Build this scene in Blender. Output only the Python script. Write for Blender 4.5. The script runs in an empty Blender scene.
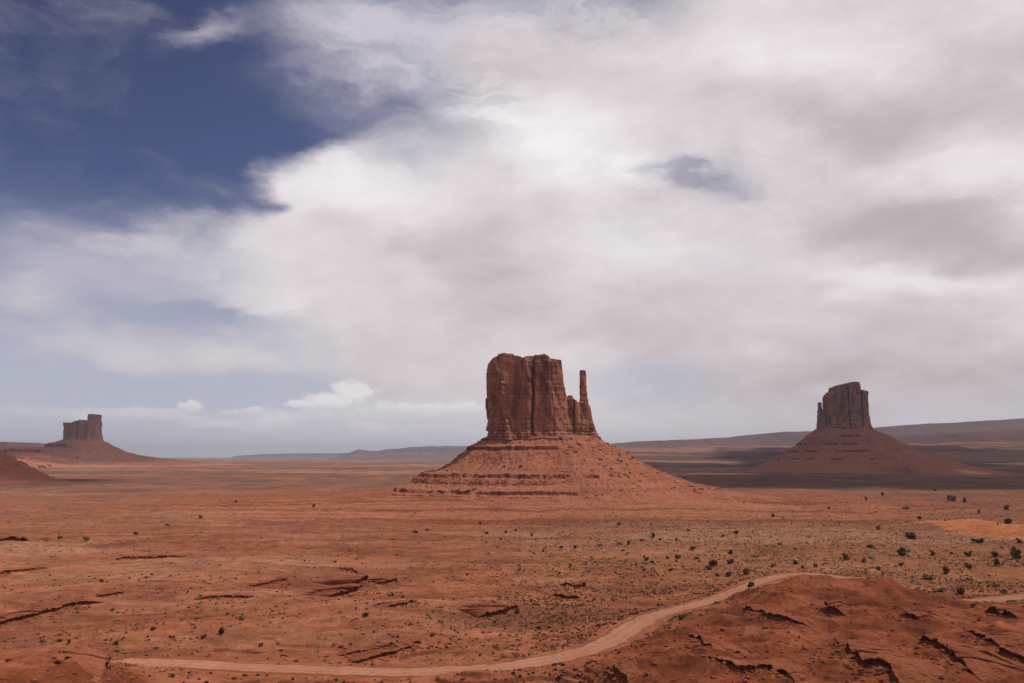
import bpy, bmesh, math, random
import numpy as np
from mathutils import Vector

R = math.radians
scene = bpy.context.scene
C = scene.collection
random.seed(7)

# ------------------------------------------------------------------ camera, exposure, sun
EYE = 72.0                       # eye height above the desert floor
F = 887.0                        # focal length in pixels of a 1024 px wide frame
PITCH = math.atan(115.0 / F)
cam_d = bpy.data.cameras.new('camera')
cam_d.sensor_width = 36.0
cam_d.lens = 36.0 * F / 1024.0
cam_d.clip_start = 0.1
cam_d.clip_end = 200000.0
cam = bpy.data.objects.new('camera', cam_d)
cam.location = (0, 0, EYE)
cam.rotation_euler = (math.pi / 2 + PITCH, 0, 0)
C.objects.link(cam)
scene.camera = cam

vs = scene.view_settings
vs.view_transform = 'Standard'
vs.look = 'None'
vs.exposure = 0.0
vs.gamma = 1.0
vs.use_curve_mapping = False

SUN_AZ, SUN_EL = 97.0, 58.0      # azimuth clockwise from the view direction (+Y), elevation
sun_d = bpy.data.lights.new('sun', 'SUN')
sun_d.energy = 3.6
sun_d.angle = R(1.2)
sun_d.color = (1.0, 0.94, 0.86)
sun = bpy.data.objects.new('sun', sun_d)
SUNV = Vector((math.sin(R(SUN_AZ)) * math.cos(R(SUN_EL)), math.cos(R(SUN_AZ)) * math.cos(R(SUN_EL)), math.sin(R(SUN_EL))))
sun.rotation_euler = SUNV.to_track_quat('Z', 'Y').to_euler()
C.objects.link(sun)

scene.cycles.use_denoising = True
scene.cycles.max_bounces = 5
scene.cycles.diffuse_bounces = 2
scene.cycles.volume_bounces = 0
scene.cycles.transparent_max_bounces = 8

def pix_dir(px, py):
    """Direction (numpy) of the ray through an image point, scaled so that its y is 1."""
    px = np.asarray(px, float); py = np.asarray(py, float)
    x = (px - 512.0) / F; u = (341.5 - py) / F
    y = math.cos(PITCH) - u * math.sin(PITCH)
    z = math.sin(PITCH) + u * math.cos(PITCH)
    return x / y, z / y

def at_depth(px, py, D):
    x, z = pix_dir(px, py)
    return x * D, EYE + z * D

def az_el(px, py):
    x, z = pix_dir(px, py)
    az = math.atan2(x, 1.0)
    return math.degrees(az), math.degrees(math.atan2(z, math.hypot(x, 1.0)))

# ------------------------------------------------------------------ node helper
class NT:
    def __init__(s, tree):
        s.t = tree; s.n = tree.nodes; s.l = tree.links
    def node(s, typ, **kw):
        n = s.n.new(typ)
        for k, v in kw.items():
            setattr(n, k, v)
        return n
    def set(s, sock, v):
        if isinstance(v, bpy.types.NodeSocket):
            s.l.new(v, sock)
        elif v is not None:
            if hasattr(sock.default_value, '__len__') and not hasattr(v, '__len__'):
                sock.default_value = [v] * len(sock.default_value)
            elif hasattr(sock.default_value, '__len__') and len(sock.default_value) == 4 and len(v) == 3:
                sock.default_value = (*v, 1.0)
            else:
                sock.default_value = v
    def math(s, op, a, b=None, c=None, clamp=False):
        n = s.node('ShaderNodeMath', operation=op, use_clamp=clamp)
        s.set(n.inputs[0], a)
        if b is not None: s.set(n.inputs[1], b)
        if c is not None: s.set(n.inputs[2], c)
        return n.outputs[0]
    def vmath(s, op, a, b=None, scale=None):
        n = s.node('ShaderNodeVectorMath', operation=op)
        s.set(n.inputs[0], a)
        if b is not None: s.set(n.inputs[1], b)
        if scale is not None: s.set(n.inputs['Scale'], scale)
        return n.outputs['Value'] if op in ('LENGTH', 'DOT_PRODUCT', 'DISTANCE') else n.outputs['Vector']
    def comb(s, x=0.0, y=0.0, z=0.0):
        n = s.node('ShaderNodeCombineXYZ')
        s.set(n.inputs[0], x); s.set(n.inputs[1], y); s.set(n.inputs[2], z)
        return n.outputs[0]
    def sep(s, v):
        n = s.node('ShaderNodeSeparateXYZ'); s.set(n.inputs[0], v)
        return n.outputs
    def mapping(s, v, loc=(0, 0, 0), rot=(0, 0, 0), sc=(1, 1, 1), typ='POINT'):
        n = s.node('ShaderNodeMapping', vector_type=typ)
        s.set(n.inputs['Vector'], v)
        n.inputs['Location'].default_value = loc
        n.inputs['Rotation'].default_value = rot
        n.inputs['Scale'].default_value = sc
        return n.outputs[0]
    def noise(s, v, scale=1.0, detail=4.0, rough=0.5, dist=0.0, lac=2.0, color=False):
        n = s.node('ShaderNodeTexNoise')
        s.set(n.inputs['Vector'], v)
        n.inputs['Scale'].default_value = scale
        n.inputs['Detail'].default_value = detail
        n.inputs['Roughness'].default_value = rough
        n.inputs['Distortion'].default_value = dist
        n.inputs['Lacunarity'].default_value = lac
        return n.outputs['Color' if color else 'Fac']
    def smooth(s, v, a, b, lo=0.0, hi=1.0):
        n = s.node('ShaderNodeMapRange', interpolation_type='SMOOTHSTEP')
        s.set(n.inputs[0], v)
        for i, q in zip((1, 2, 3, 4), (a, b, lo, hi)):
            s.set(n.inputs[i], q)
        return n.outputs[0]
    def lin(s, v, a, b, lo=0.0, hi=1.0, clamp=True):
        n = s.node('ShaderNodeMapRange', clamp=clamp)
        s.set(n.inputs[0], v)
        for i, q in zip((1, 2, 3, 4), (a, b, lo, hi)):
            s.set(n.inputs[i], q)
        return n.outputs[0]
    def mix(s, fac, a, b, blend='MIX'):
        n = s.node('ShaderNodeMix', data_type='RGBA', blend_type=blend, clamp_factor=True)
        s.set(n.inputs[0], fac); s.set(n.inputs[6], a); s.set(n.inputs[7], b)
        return n.outputs[2]
    def ramp(s, fac, stops, interp='LINEAR'):
        n = s.node('ShaderNodeValToRGB')
        cr = n.color_ramp; cr.interpolation = interp
        while len(cr.elements) < len(stops):
            cr.elements.new(0.5)
        for e, (p, c) in zip(cr.elements, stops):
            e.position = p; e.color = (*c, 1.0)
        s.set(n.inputs[0], fac)
        return n.outputs[0]

# ------------------------------------------------------------------ world: clear sky + cloud deck, by direction
world = bpy.data.worlds.new('World')
scene.world = world
world.use_nodes = True
w = NT(world.node_tree)
w.n.clear()
WS = 0.1
sky = w.node('ShaderNodeTexSky', sky_type='NISHITA')
sky.sun_disc = False
sky.sun_elevation = R(SUN_EL)
sky.sun_rotation = R(SUN_AZ)
sky.altitude = 1700.0
sky.air_density = 1.0
sky.dust_density = 0.6
sky.ozone_density = 1.5
dirv = w.node('ShaderNodeTexCoord').outputs['Generated']
dx, dy, dz = w.sep(w.vmath('NORMALIZE', dirv))
U = w.math('MULTIPLY', w.math('ARCTAN2', dx, dy), 57.2958)
V = w.math('MULTIPLY', w.math('ARCSINE', dz), 57.2958)
uv = w.comb(U, V, 0.0)                                    # azimuth, elevation in degrees

def warp(vec, rot, sc, scale, amp, detail=5, rough=0.55, seed=0.0):
    p = w.mapping(vec, (seed, seed * 0.7, seed * 1.3), (0, 0, R(rot)), sc)
    c = w.noise(p, scale, detail, rough, color=True)
    c = w.vmath('SUBTRACT', c, (0.5, 0.5, 0.5))
    return w.vmath('ADD', vec, w.vmath('MULTIPLY', c, (amp, amp * 0.8, 0.0)))

uvw = warp(uv, -24, (0.55, 1.3, 1), 0.16, 9.0, 6, 0.6, 3.1)
uvs = warp(uv, -24, (0.6, 1.2, 1), 0.10, 6.0, 3, 0.5, 9.7)

def blob(vec, px, py, rx, ry, rot=0.0, inner=0.0):
    """1 inside an ellipse of image-sized radii round a sky direction, 0 outside"""
    a, e = az_el(px, py)
    k = math.degrees(1.0 / F)
    p = w.vmath('SUBTRACT', vec, (a, e, 0.0))
    m = w.mapping(p, (0, 0, 0), (0, 0, R(rot)), (1, 1, 1), 'POINT')
    m = w.vmath('MULTIPLY', m, (1.0 / (rx * k), 1.0 / (ry * k), 0.0))
    return w.smooth(w.vmath('LENGTH', m), 1.0, inner)

def total(base, items):
    acc = base
    for wgt, b in items:
        acc = w.math('MULTIPLY_ADD', b, wgt, acc)
    return acc

# rot: turning the vector by -t aligns an ellipse whose long axis rises t degrees to the right
cover0 = total(0.0, [
    (1.08, w.smooth(w.math('ADD', U, w.math('MULTIPLY', V, -0.6)), -27.0, -11.0)),      # the deck to the right
    (-0.50, blob(uvw, 300, 70, 200, 110, -18, 0.1)),
    (-0.35, blob(uvw, 400, 95, 120, 62, -28, 0.0)),
    (0.95, blob(uvw, 330, 205, 130, 80, -30, 0.2)),
    (0.45, blob(uvw, 320, 155, 90, 50, -25, 0.0)),
    (0.42, blob(uvw, 385, 112, 85, 50, 0, 0.0)),
    (0.35, blob(uvw, 540, 50, 130, 60, 0, 0.0)),
    (0.55, blob(uvw, 185, 248, 150, 42, -6, 0.1)),
    (0.48, blob(uvw, 30, 292, 90, 34, 14, 0.1)),
    (0.66, blob(uvw, 260, 290, 150, 60, -10, 0.1)),
    (-0.35, blob(uvw, 262, 215, 34, 20, 0, 0.0)),
    (0.70, blob(uvw, 150, 352, 210, 34, 6, 0.1)),
    (-0.45, blob(uvw, 200, 321, 85, 16, 0, 0.0)),
    (-0.35, blob(uvw, 70, 262, 90, 20, 10, 0.0)),
    (-0.3, blob(uvw, 60, 325, 60, 14, 0, 0.0)),
    (-0.42, blob(uvw, 690, 174, 120, 17, 12, 0.0)),
    (-0.22, blob(uvw, 745, 163, 60, 16, 10, 0.0)),
    (-0.85, blob(uvs, 240, 392, 270, 32, 0, 0.2)),
    (-0.55, blob(uvs, 640, 385, 130, 40, 0, 0.2)),
    (-0.5, blob(uvw, 540, 10, 130, 45, 0, 0.1)),
    (0.45, blob(uvw, 590, 60, 110, 60, 0, 0.1)),
])
streak = w.noise(w.mapping(uvw, (1, 2, 0), (0, 0, R(-24)), (0.055, 0.13, 1)), 1.0, 9, 0.62)
fine = w.noise(w.mapping(uvw, (5, 1, 0), (0, 0, R(-35)), (0.2, 0.34, 1)), 1.0, 6, 0.6)
cover = w.math('ADD', cover0, w.math('MULTIPLY', w.math('SUBTRACT', streak, 0.5), 1.15))
cover = w.math('ADD', cover, w.math('MULTIPLY', w.math('SUBTRACT', fine, 0.5), 0.6))
cover = w.smooth(cover, -0.08, 1.12)
wispc = w.noise(w.mapping(uvw, (17, 3, 0), (0, 0, R(40)), (0.045, 0.24, 1)), 1.0, 9, 0.64)
thin = w.math('MULTIPLY', total(0.0, [(0.9, blob(uvs, 380, 60, 240, 130, 0, 0.0)), (0.9, blob(uvs, 590, 5, 170, 70, 0, 0.0)), (0.35, blob(uvs, 120, 290, 200, 90, 0, 0.0))]), w.smooth(wispc, 0.64, 0.40))
cover = w.math('MULTIPLY', cover, w.math('SUBTRACT', 1.0, thin))
high = w.smooth(V, 28.0, 45.0)
over = w.smooth(w.noise(w.mapping(uvs, (2, 7, 0), (0, 0, 0), (0.03, 0.05, 1)), 1.0, 5, 0.5), 0.42, 0.58, 0.1, 0.8)
cover = w.math('ADD', w.math('MULTIPLY', cover, w.math('SUBTRACT', 1.0, high)), w.math('MULTIPLY', over, high))
lowfade = w.smooth(V, 0.0, 5.0, 0.55, 1.0)
cover = w.math('MULTIPLY', cover, lowfade)

light0 = total(0.575, [
    (0.26, blob(uvw, 340, 165, 150, 70, -30, 0.0)),
    (0.42, blob(uvw, 530, 135, 170, 65, 14, 0.0)),
    (0.2, blob(uvw, 420, 190, 140, 60, 0, 0.0)),
    (0.32, blob(uvw, 640, 165, 50, 26, 20, 0.0)),
    (0.20, blob(uvw, 640, 240, 160, 50, 8, 0.0)),
    (0.22, blob(uvw, 780, 60, 190, 60, 12, 0.0)),
    (0.22, blob(uvw, 960, 170, 120, 40, 12, 0.0)),
    (0.26, blob(uvw, 900, 285, 170, 24, 6, 0.0)),
    (0.18, blob(uvw, 200, 260, 190, 60, 0, 0.0)),
    (-0.28, blob(uvw, 490, 265, 100, 95, 30, 0.0)),
    (-0.26, blob(uvw, 850, 110, 240, 55, 14, 0.0)),
    (-0.36, blob(uvw, 920, 232, 200, 46, 10, 0.0)),
    (-0.20, blob(uvw, 1000, 55, 150, 45, 5, 0.0)),
    (-0.22, blob(uvw, 900, 370, 330, 60, 0, 0.0)),
    (-0.12, blob(uvw, 620, 330, 150, 40, 0, 0.0)),
])
soft = w.noise(w.mapping(uvw, (11, 4, 0), (0, 0, R(-20)), (0.09, 0.2, 1)), 1.0, 7, 0.55)
uvf = warp(uv, -24, (0.8, 1.1, 1), 0.22, 4.5, 7, 0.62, 3.1)
b0 = w.noise(w.mapping(uvf, (21, 4, 0), (0, 0, R(-26)), (0.11, 0.2, 1)), 1.0, 8, 0.58)
b1_ = w.noise(w.mapping(w.vmath('ADD', uvf, (0.7, 1.1, 0.0)), (21, 4, 0), (0, 0, R(-26)), (0.11, 0.2, 1)), 1.0, 8, 0.58)
relief = w.math('SUBTRACT', b0, b1_)                      # thicker cloud towards the sun shades what lies behind it
light = w.math('ADD', light0, w.math('MULTIPLY', w.math('SUBTRACT', soft, 0.5), 0.42))
light = w.math('ADD', light, w.math('MULTIPLY', relief, 0.42))
ccol = w.ramp(light, [(0.0, (0.40, 0.345, 0.365)), (0.35, (0.56, 0.495, 0.51)), (0.7, (0.80, 0.745, 0.755)), (1.0, (0.95, 0.915, 0.915))])

# small cumulus along the left horizon: lumpy tops, flat bases
cum_items = []
uvc = warp(uv, 0, (1, 1.3, 1), 0.8, 1.5, 6, 0.62, 5.0)
for (px, py, rx, ry) in [(352, 391, 30, 12), (330, 400, 44, 8), (300, 404, 26, 6), (192, 407, 15, 7), (165, 413, 34, 5), (130, 412, 16, 4), (415, 408, 60, 8), (462, 409, 40, 9),
                         (55, 415, 26, 5), (105, 414, 16, 4), (250, 411, 22, 4), (228, 413, 16, 3), (5, 418, 14, 5), (390, 420, 80, 7), (80, 424, 40, 4), (215, 422, 60, 4)]:
    cum_items.append(blob(uvc, px, py, rx * 1.3, ry * 1.6, 0, 0.0))
cum = cum_items[0]
for q in cum_items[1:]:
    cum = w.math('MAXIMUM', cum, q)
cn_ = w.noise(w.mapping(uvc, sc=(1, 1.5, 1)), 1.0, 7, 0.68)
cum = w.math('MULTIPLY', w.smooth(w.math('ADD', cum, w.math('MULTIPLY', w.math('SUBTRACT', cn_, 0.5), 1.3)), 0.22, 0.85), w.smooth(cum, 0.0, 0.15))
cbase = w.smooth(V, az_el(300, 424)[1], az_el(300, 398)[1])
cumcol = w.mix(cbase, (0.58, 0.56, 0.61), (0.90, 0.86, 0.85))
cum = w.math('MULTIPLY', cum, w.smooth(V, az_el(300, 436)[1], az_el(300, 408)[1], 0.1, 0.9))

blue = w.mix(1.0, sky.outputs[0], (0.52, 0.48, 0.60), 'MULTIPLY')
blue = w.mix(blob(uv, -60, -60, 560, 380, 0, 0.0), blue, w.mix(1.0, blue, (0.62, 0.62, 0.72), 'MULTIPLY'))
k = 1.0 / WS
scl = lambda c: w.vmath('SCALE', c, scale=k)
veil = w.math('MULTIPLY', w.smooth(V, 17.0, 2.0, 0.0, 0.62), 1.0)
col = w.mix(veil, blue, scl((0.66, 0.66, 0.74)))
wisp = w.noise(w.mapping(uvw, (7, 3, 0), (0, 0, R(38)), (0.05, 0.22, 1)), 1.0, 8, 0.62)
wz = total(0.0, [(1.0, blob(uvw, 380, 40, 200, 95, 0, 0.2)), (0.7, blob(uvw, 560, 20, 170, 70, 0, 0.2)), (0.9, blob(uvw, 190, 42, 70, 26, -20, 0.0)), (0.8, blob(uvw, 70, 240, 170, 60, 0, 0.2)), (0.6, blob(uvw, 140, 310, 240, 70, 0, 0.2))])
wa = w.math('MULTIPLY', w.smooth(w.math('ADD', w.math('MULTIPLY', wz, 0.36), w.math('SUBTRACT', wisp, 0.52)), -0.05, 0.5), w.math('MINIMUM', wz, 1.0))
wa = w.math('ADD', wa, w.math('MULTIPLY', blob(uvw, 390, 80, 170, 95, 20, 0.1), w.lin(wisp, 0.3, 0.7, 0.12, 0.6)))
col = w.mix(w.math('MULTIPLY', wa, 0.85), col, scl((0.60, 0.56, 0.64)))
bank = total(0.0, [(1.0, blob(uvw, 410, 411, 150, 22, 0, 0.1)), (0.95, blob(uvw, 180, 414, 220, 15, 0, 0.1)), (0.6, blob(uvw, 300, 402, 80, 12, 0, 0.0))])
bank = w.math('MULTIPLY', w.math('MINIMUM', bank, 1.0), w.lin(w.noise(w.mapping(uvc, sc=(0.35, 1.2, 1)), 0.8, 6, 0.6), 0.35, 0.65, 0.1, 0.95))
col = w.mix(bank, col, scl((0.82, 0.79, 0.81)))
col = w.mix(cover, col, scl(ccol))
col = w.mix(w.math('MULTIPLY', bank, 0.45), col, scl((0.80, 0.765, 0.775)))
col = w.mix(w.math('MULTIPLY', cum, 0.9), col, scl(cumcol))
ground_glow = (0.9, 0.5, 0.35)
col = w.mix(w.smooth(V, 0.0, -3.0), col, ground_glow)
bg = w.node('ShaderNodeBackground')
w.set(bg.inputs[0], col); bg.inputs[1].default_value = WS
out = w.node('ShaderNodeOutputWorld')
w.l.new(bg.outputs[0], out.inputs[0])
world.cycles.sampling_method = 'MANUAL'
world.cycles.sample_map_resolution = 512


# ------------------------------------------------------------------ noise in numpy
def _hash(ix, iy, iz=None, seed=0):
    h = ix.astype(np.int64) * 374761393 + iy.astype(np.int64) * 668265263 + seed * 1442695041
    if iz is not None:
        h = h + iz.astype(np.int64) * 2147483647
    h = (h ^ (h >> 13)) * 1274126177
    h = h & 0xffffffff
    h = (h ^ (h >> 16)) * 2246822519
    h = h & 0xffffffff
    return ((h ^ (h >> 15)) & 0xffffff).astype(np.float32) / 16777215.0

def vnoise2(x, y, seed=0):
    """gradient noise, about -1..1"""
    x = np.asarray(x, np.float64); y = np.asarray(y, np.float64)
    ix = np.floor(x).astype(np.int64); iy = np.floor(y).astype(np.int64)
    fx = (x - ix).astype(np.float32); fy = (y - iy).astype(np.float32)
    ux = fx * fx * fx * (fx * (fx * 6 - 15) + 10); uy = fy * fy * fy * (fy * (fy * 6 - 15) + 10)
    def g(i, j):
        a = _hash(ix + i, iy + j, seed=seed) * 6.2831853
        return np.cos(a) * (fx - i) + np.sin(a) * (fy - j)
    a = g(0, 0); b = g(1, 0); c = g(0, 1); d = g(1, 1)
    return ((a + (b - a) * ux) * (1 - uy) + (c + (d - c) * ux) * uy) * 1.5

def fbm2(x, y, octv=4, seed=0, gain=0.5, lac=2.03):
    s = 0; amp = 1.0; f = 1.0
    for o in range(octv):
        s = s + amp * vnoise2(x * f + o * 17.3, y * f - o * 9.1, seed + o)
        amp *= gain; f *= lac
    return s

def vnoise3(x, y, z, seed=0):
    """value noise, about -1..1"""
    ix = np.floor(x).astype(np.int64); iy = np.floor(y).astype(np.int64); iz = np.floor(z).astype(np.int64)
    fx = (x - ix).astype(np.float32); fy = (y - iy).astype(np.float32); fz = (z - iz).astype(np.float32)
    ux = fx * fx * (3 - 2 * fx); uy = fy * fy * (3 - 2 * fy); uz = fz * fz * (3 - 2 * fz)
    r = 0
    for i in (0, 1):
        wx = ux if i else 1 - ux
        for j in (0, 1):
            wy = uy if j else 1 - uy
            for k in (0, 1):
                wz = uz if k else 1 - uz
                r = r + _hash(ix + i, iy + j, iz + k, seed) * (wx * wy * wz)
    return r * 2 - 1

def sstep(x, a, b):
    t = np.clip((x - a) / (b - a), 0, 1)
    return t * t * (3 - 2 * t)

# ------------------------------------------------------------------ mesh helpers
def mesh_np(name, verts, faces, mats=(), smooth=False, cols=None):
    """faces: (n,3) or (n,4) integer array"""
    me = bpy.data.meshes.new(name)
    verts = np.ascontiguousarray(verts, np.float32); faces = np.ascontiguousarray(faces, np.int32)
    n, kk = faces.shape
    me.vertices.add(len(verts)); me.vertices.foreach_set('co', verts.ravel())
    me.loops.add(n * kk); me.loops.foreach_set('vertex_index', faces.ravel())
    me.polygons.add(n)
    me.polygons.foreach_set('loop_start', np.arange(0, n * kk, kk, dtype=np.int32))
    me.polygons.foreach_set('loop_total', np.full(n, kk, np.int32))
    me.polygons.foreach_set('use_smooth', np.full(n, smooth, bool))
    if cols is not None:
        ca = me.color_attributes.new('Col', 'FLOAT_COLOR', 'POINT')
        cc = np.ones((len(verts), 4), np.float32); cc[:, :3] = cols
        ca.data.foreach_set('color', cc.ravel())
    me.update(calc_edges=True)
    me.validate()
    for m in mats:
        me.materials.append(m)
    return me

def link(name, me, parent=None, loc=None):
    o = bpy.data.objects.new(name, me)
    C.objects.link(o)
    if parent is not None: o.parent = parent
    if loc is not None: o.location = loc
    return o

def thing(name, label, cat, loc=(0, 0, 0), rz=0.0, group=None):
    o = link(name, None, loc=loc)
    o.rotation_euler = (0, 0, rz)
    return tag(o, label, cat, group)

def tag(o, label, cat, group=None, kind=None):
    o['label'] = label; o['category'] = cat
    if group: o['group'] = group
    if kind: o['kind'] = kind
    return o

def grid_faces(nr, nc, wrap=False):
    i = np.arange(nr - 1)[:, None]; j = np.arange(nc if wrap else nc - 1)[None, :]
    j2 = (j + 1) % nc
    return np.stack([i * nc + j, i * nc + j2, (i + 1) * nc + j2, (i + 1) * nc + j], -1).reshape(-1, 4)

# ------------------------------------------------------------------ materials
def new_mat(name):
    m = bpy.data.materials.new(name); m.use_nodes = True
    t = NT(m.node_tree); t.n.clear()
    o = t.node('ShaderNodeOutputMaterial')
    return m, t, o

def diffuse_out(t, o, color, bump_h=None, bump_d=1.0, bump_s=1.0, rough=1.0):
    b = t.node('ShaderNodeBsdfDiffuse')
    b.inputs['Roughness'].default_value = 0.6
    t.set(b.inputs['Color'], color)
    if bump_h is not None:
        bn = t.node('ShaderNodeBump')
        bn.inputs['Strength'].default_value = bump_s; bn.inputs['Distance'].default_value = bump_d
        t.set(bn.inputs['Height'], bump_h)
        t.l.new(bn.outputs[0], b.inputs['Normal'])
    t.l.new(b.outputs[0], o.inputs[0])

def ground_material():
    m, t, o = new_mat('desert_ground')
    col = t.node('ShaderNodeVertexColor', layer_name='Col').outputs[0]
    p = t.node('ShaderNodeNewGeometry').outputs['Position']
    flat = t.mapping(p, sc=(1, 1, 0.3))
    n1 = t.noise(flat, 0.9, 5, 0.65)
    n2 = t.noise(flat, 0.12, 6, 0.62, 0.3)
    n3 = t.noise(t.mapping(p, sc=(0.35, 1.0, 2.2)), 0.04, 5, 0.6, 0.6)
    v = t.math('ADD', t.lin(n1, 0.25, 0.75, 0.68, 1.32), t.lin(n2, 0.3, 0.7, -0.3, 0.3))
    v = t.math('ADD', v, t.lin(n3, 0.3, 0.7, -0.14, 0.14))
    c = t.mix(1.0, col, t.comb(v, v, v), 'MULTIPLY')
    # patches of paler dry grass and darker crusted soil
    c = t.mix(t.smooth(n2, 0.56, 0.74, 0.0, 0.35), c, t.mix(0.5, c, (0.36, 0.20, 0.10)))
    sp = t.noise(flat, 0.55, 3, 0.55)
    c = t.mix(t.smooth(sp, 0.60, 0.66, 0.0, 0.5), c, t.mix(0.65, c, (0.07, 0.035, 0.022)))
    h = t.math('ADD', t.math('MULTIPLY', n2, 1.6), t.math('MULTIPLY', n1, 0.35))
    diffuse_out(t, o, c, h, 1.0, 0.8)
    return m

def rock_material(name, base, dark, pale, zscale=0.35, streak=0.12):
    """banded sandstone: beds by height, dark varnish running down the faces"""
    m, t, o = new_mat(name)
    p = t.node('ShaderNodeNewGeometry').outputs['Position']
    nz = t.sep(t.node('ShaderNodeNewGeometry').outputs['True Normal'])[2]
    warpv = t.vmath('ADD', p, t.vmath('MULTIPLY', t.noise(p, 0.02, 3, 0.5, color=True), (14, 14, 14)))
    beds = t.noise(t.mapping(warpv, sc=(0.06, 0.06, 1.0)), zscale, 5, 0.6)
    varn = t.noise(t.mapping(p, sc=(1.0, 1.0, 0.09)), streak, 6, 0.62, 0.4)
    big = t.noise(p, 0.016, 4, 0.55)
    fine = t.noise(p, 0.45, 5, 0.65)
    c = t.mix(t.smooth(beds, 0.38, 0.66), base, pale)
    c = t.mix(t.math('MULTIPLY', t.smooth(varn, 0.44, 0.68, 0.0, 0.65), t.smooth(nz, 0.75, 0.3)), c, dark)
    c = t.mix(t.smooth(big, 0.45, 0.7, 0.0, 0.5), c, pale)
    patch = t.noise(t.mapping(p, (9, 4, 7), sc=(1, 1, 0.45)), 0.035, 5, 0.6, 0.8)
    c = t.mix(t.math('MULTIPLY', t.smooth(patch, 0.47, 0.60, 0.0, 0.75), t.smooth(nz, 0.75, 0.3)), c, dark)
    v = t.lin(fine, 0.25, 0.75, 0.72, 1.28)
    c = t.mix(1.0, c, t.comb(v, v, v), 'MULTIPLY')
    h = t.math('ADD', t.math('MULTIPLY', varn, 2.0), t.math('ADD', t.math('MULTIPLY', beds, 1.2), t.math('MULTIPLY', fine, 0.8)))
    diffuse_out(t, o, c, h, 1.6, 0.9)
    return m

def talus_material(name, base, dark, pale):
    m, t, o = new_mat(name)
    g = t.node('ShaderNodeNewGeometry')
    p = g.outputs['Position']; nz = t.sep(g.outputs['True Normal'])[2]
    beds = t.noise(t.mapping(t.vmath('ADD', p, t.vmath('MULTIPLY', t.noise(p, 0.02, 3, 0.5, color=True), (8, 8, 8))), sc=(0.03, 0.03, 1.0)), 0.22, 5, 0.6)
    rub = t.noise(p, 0.22, 7, 0.68)
    big = t.noise(p, 0.02, 4, 0.55)
    c = t.mix(t.smooth(beds, 0.35, 0.68), base, pale)
    c = t.mix(t.smooth(big, 0.5, 0.72, 0.0, 0.6), c, pale)
    c = t.mix(t.smooth(rub, 0.55, 0.72, 0.0, 0.55), c, dark)
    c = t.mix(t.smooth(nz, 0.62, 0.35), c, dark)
    fine = t.noise(p, 0.8, 4, 0.6)
    v = t.lin(fine, 0.25, 0.75, 0.8, 1.2)
    c = t.mix(1.0, c, t.comb(v, v, v), 'MULTIPLY')
    diffuse_out(t, o, c, t.math('ADD', t.math('MULTIPLY', rub, 2.0), fine), 1.2, 0.8)
    return m

M_GROUND = ground_material()
M_CLIFF = rock_material('red_cliff_rock', (0.325, 0.128, 0.080), (0.155, 0.066, 0.049), (0.42, 0.19, 0.115))
M_TALUS = talus_material('red_talus', (0.345, 0.122, 0.069), (0.20, 0.066, 0.040), (0.41, 0.165, 0.098))
M_LEDGE = talus_material('ledge_rock', (0.26, 0.080, 0.040), (0.16, 0.052, 0.029), (0.31, 0.105, 0.055))

# ------------------------------------------------------------------ ground: heights
BX, BY = at_depth(540, 440, 1500.0)[0], 1500.0             # the central butte

ROAD_PIX = [(-60, 668, 7), (60, 666, 7), (112, 663, 7), (180, 664, 7), (250, 668, 7), (330, 671, 7), (400, 673, 7), (450, 671, 7), (500, 668, 7), (550, 660, 7),
            (590, 650, 6.8), (615, 639, 7), (632, 628, 7), (652, 617, 6.4), (680, 609, 5.8), (710, 601, 6), (735, 592, 6), (757, 583, 6),
            (778, 577, 6), (803, 574, 6), (835, 577, 6), (870, 583, 6), (905, 592, 6), (935, 599, 6), (965, 602, 6.5), (1000, 600, 8.5), (1040, 596, 9), (1100, 588, 9)]
def flat_hit(px, py, z=0.0):
    x, dz_ = pix_dir(px, py)
    D = (z - EYE) / dz_
    return x * D, D
def smooth_poly(pts, sub=6):
    pts = np.array(pts, float); outp = []
    n = len(pts)
    for i in range(n - 1):
        p0, p1, p2, p3 = pts[max(i - 1, 0)], pts[i], pts[i + 1], pts[min(i + 2, n - 1)]
        for k_ in range(sub):
            t = k_ / sub
            outp.append(0.5 * (2 * p1 + (p2 - p0) * t + (2 * p0 - 5 * p1 + 4 * p2 - p3) * t * t + (3 * p1 - p0 - 3 * p2 + p3) * t ** 3))
    outp.append(pts[-1])
    return np.array(outp)
def track(pix):
    return smooth_poly([(*flat_hit(a, b), hw) for a, b, hw in pix])
ROAD = track(ROAD_PIX)
SPUR = track([(628, 630, 6), (612, 628, 5), (600, 622, 4.5), (585, 617, 4), (572, 613, 3)])

def poly_dist(x, y, P):
    """distance to the centre line and half-width there"""
    best = np.full(x.shape, 1e9, np.float32); hw = np.zeros(x.shape, np.float32)
    for a, b in zip(P[:-1], P[1:]):
        vx, vy = b[0] - a[0], b[1] - a[1]
        L = vx * vx + vy * vy + 1e-9
        t = np.clip(((x - a[0]) * vx + (y - a[1]) * vy) / L, 0, 1)
        d = np.hypot(x - a[0] - t * vx, y - a[1] - t * vy)
        mk = d < best
        best = np.where(mk, d, best); hw = np.where(mk, a[2] + (b[2] - a[2]) * t, hw)
    return best, hw

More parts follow.
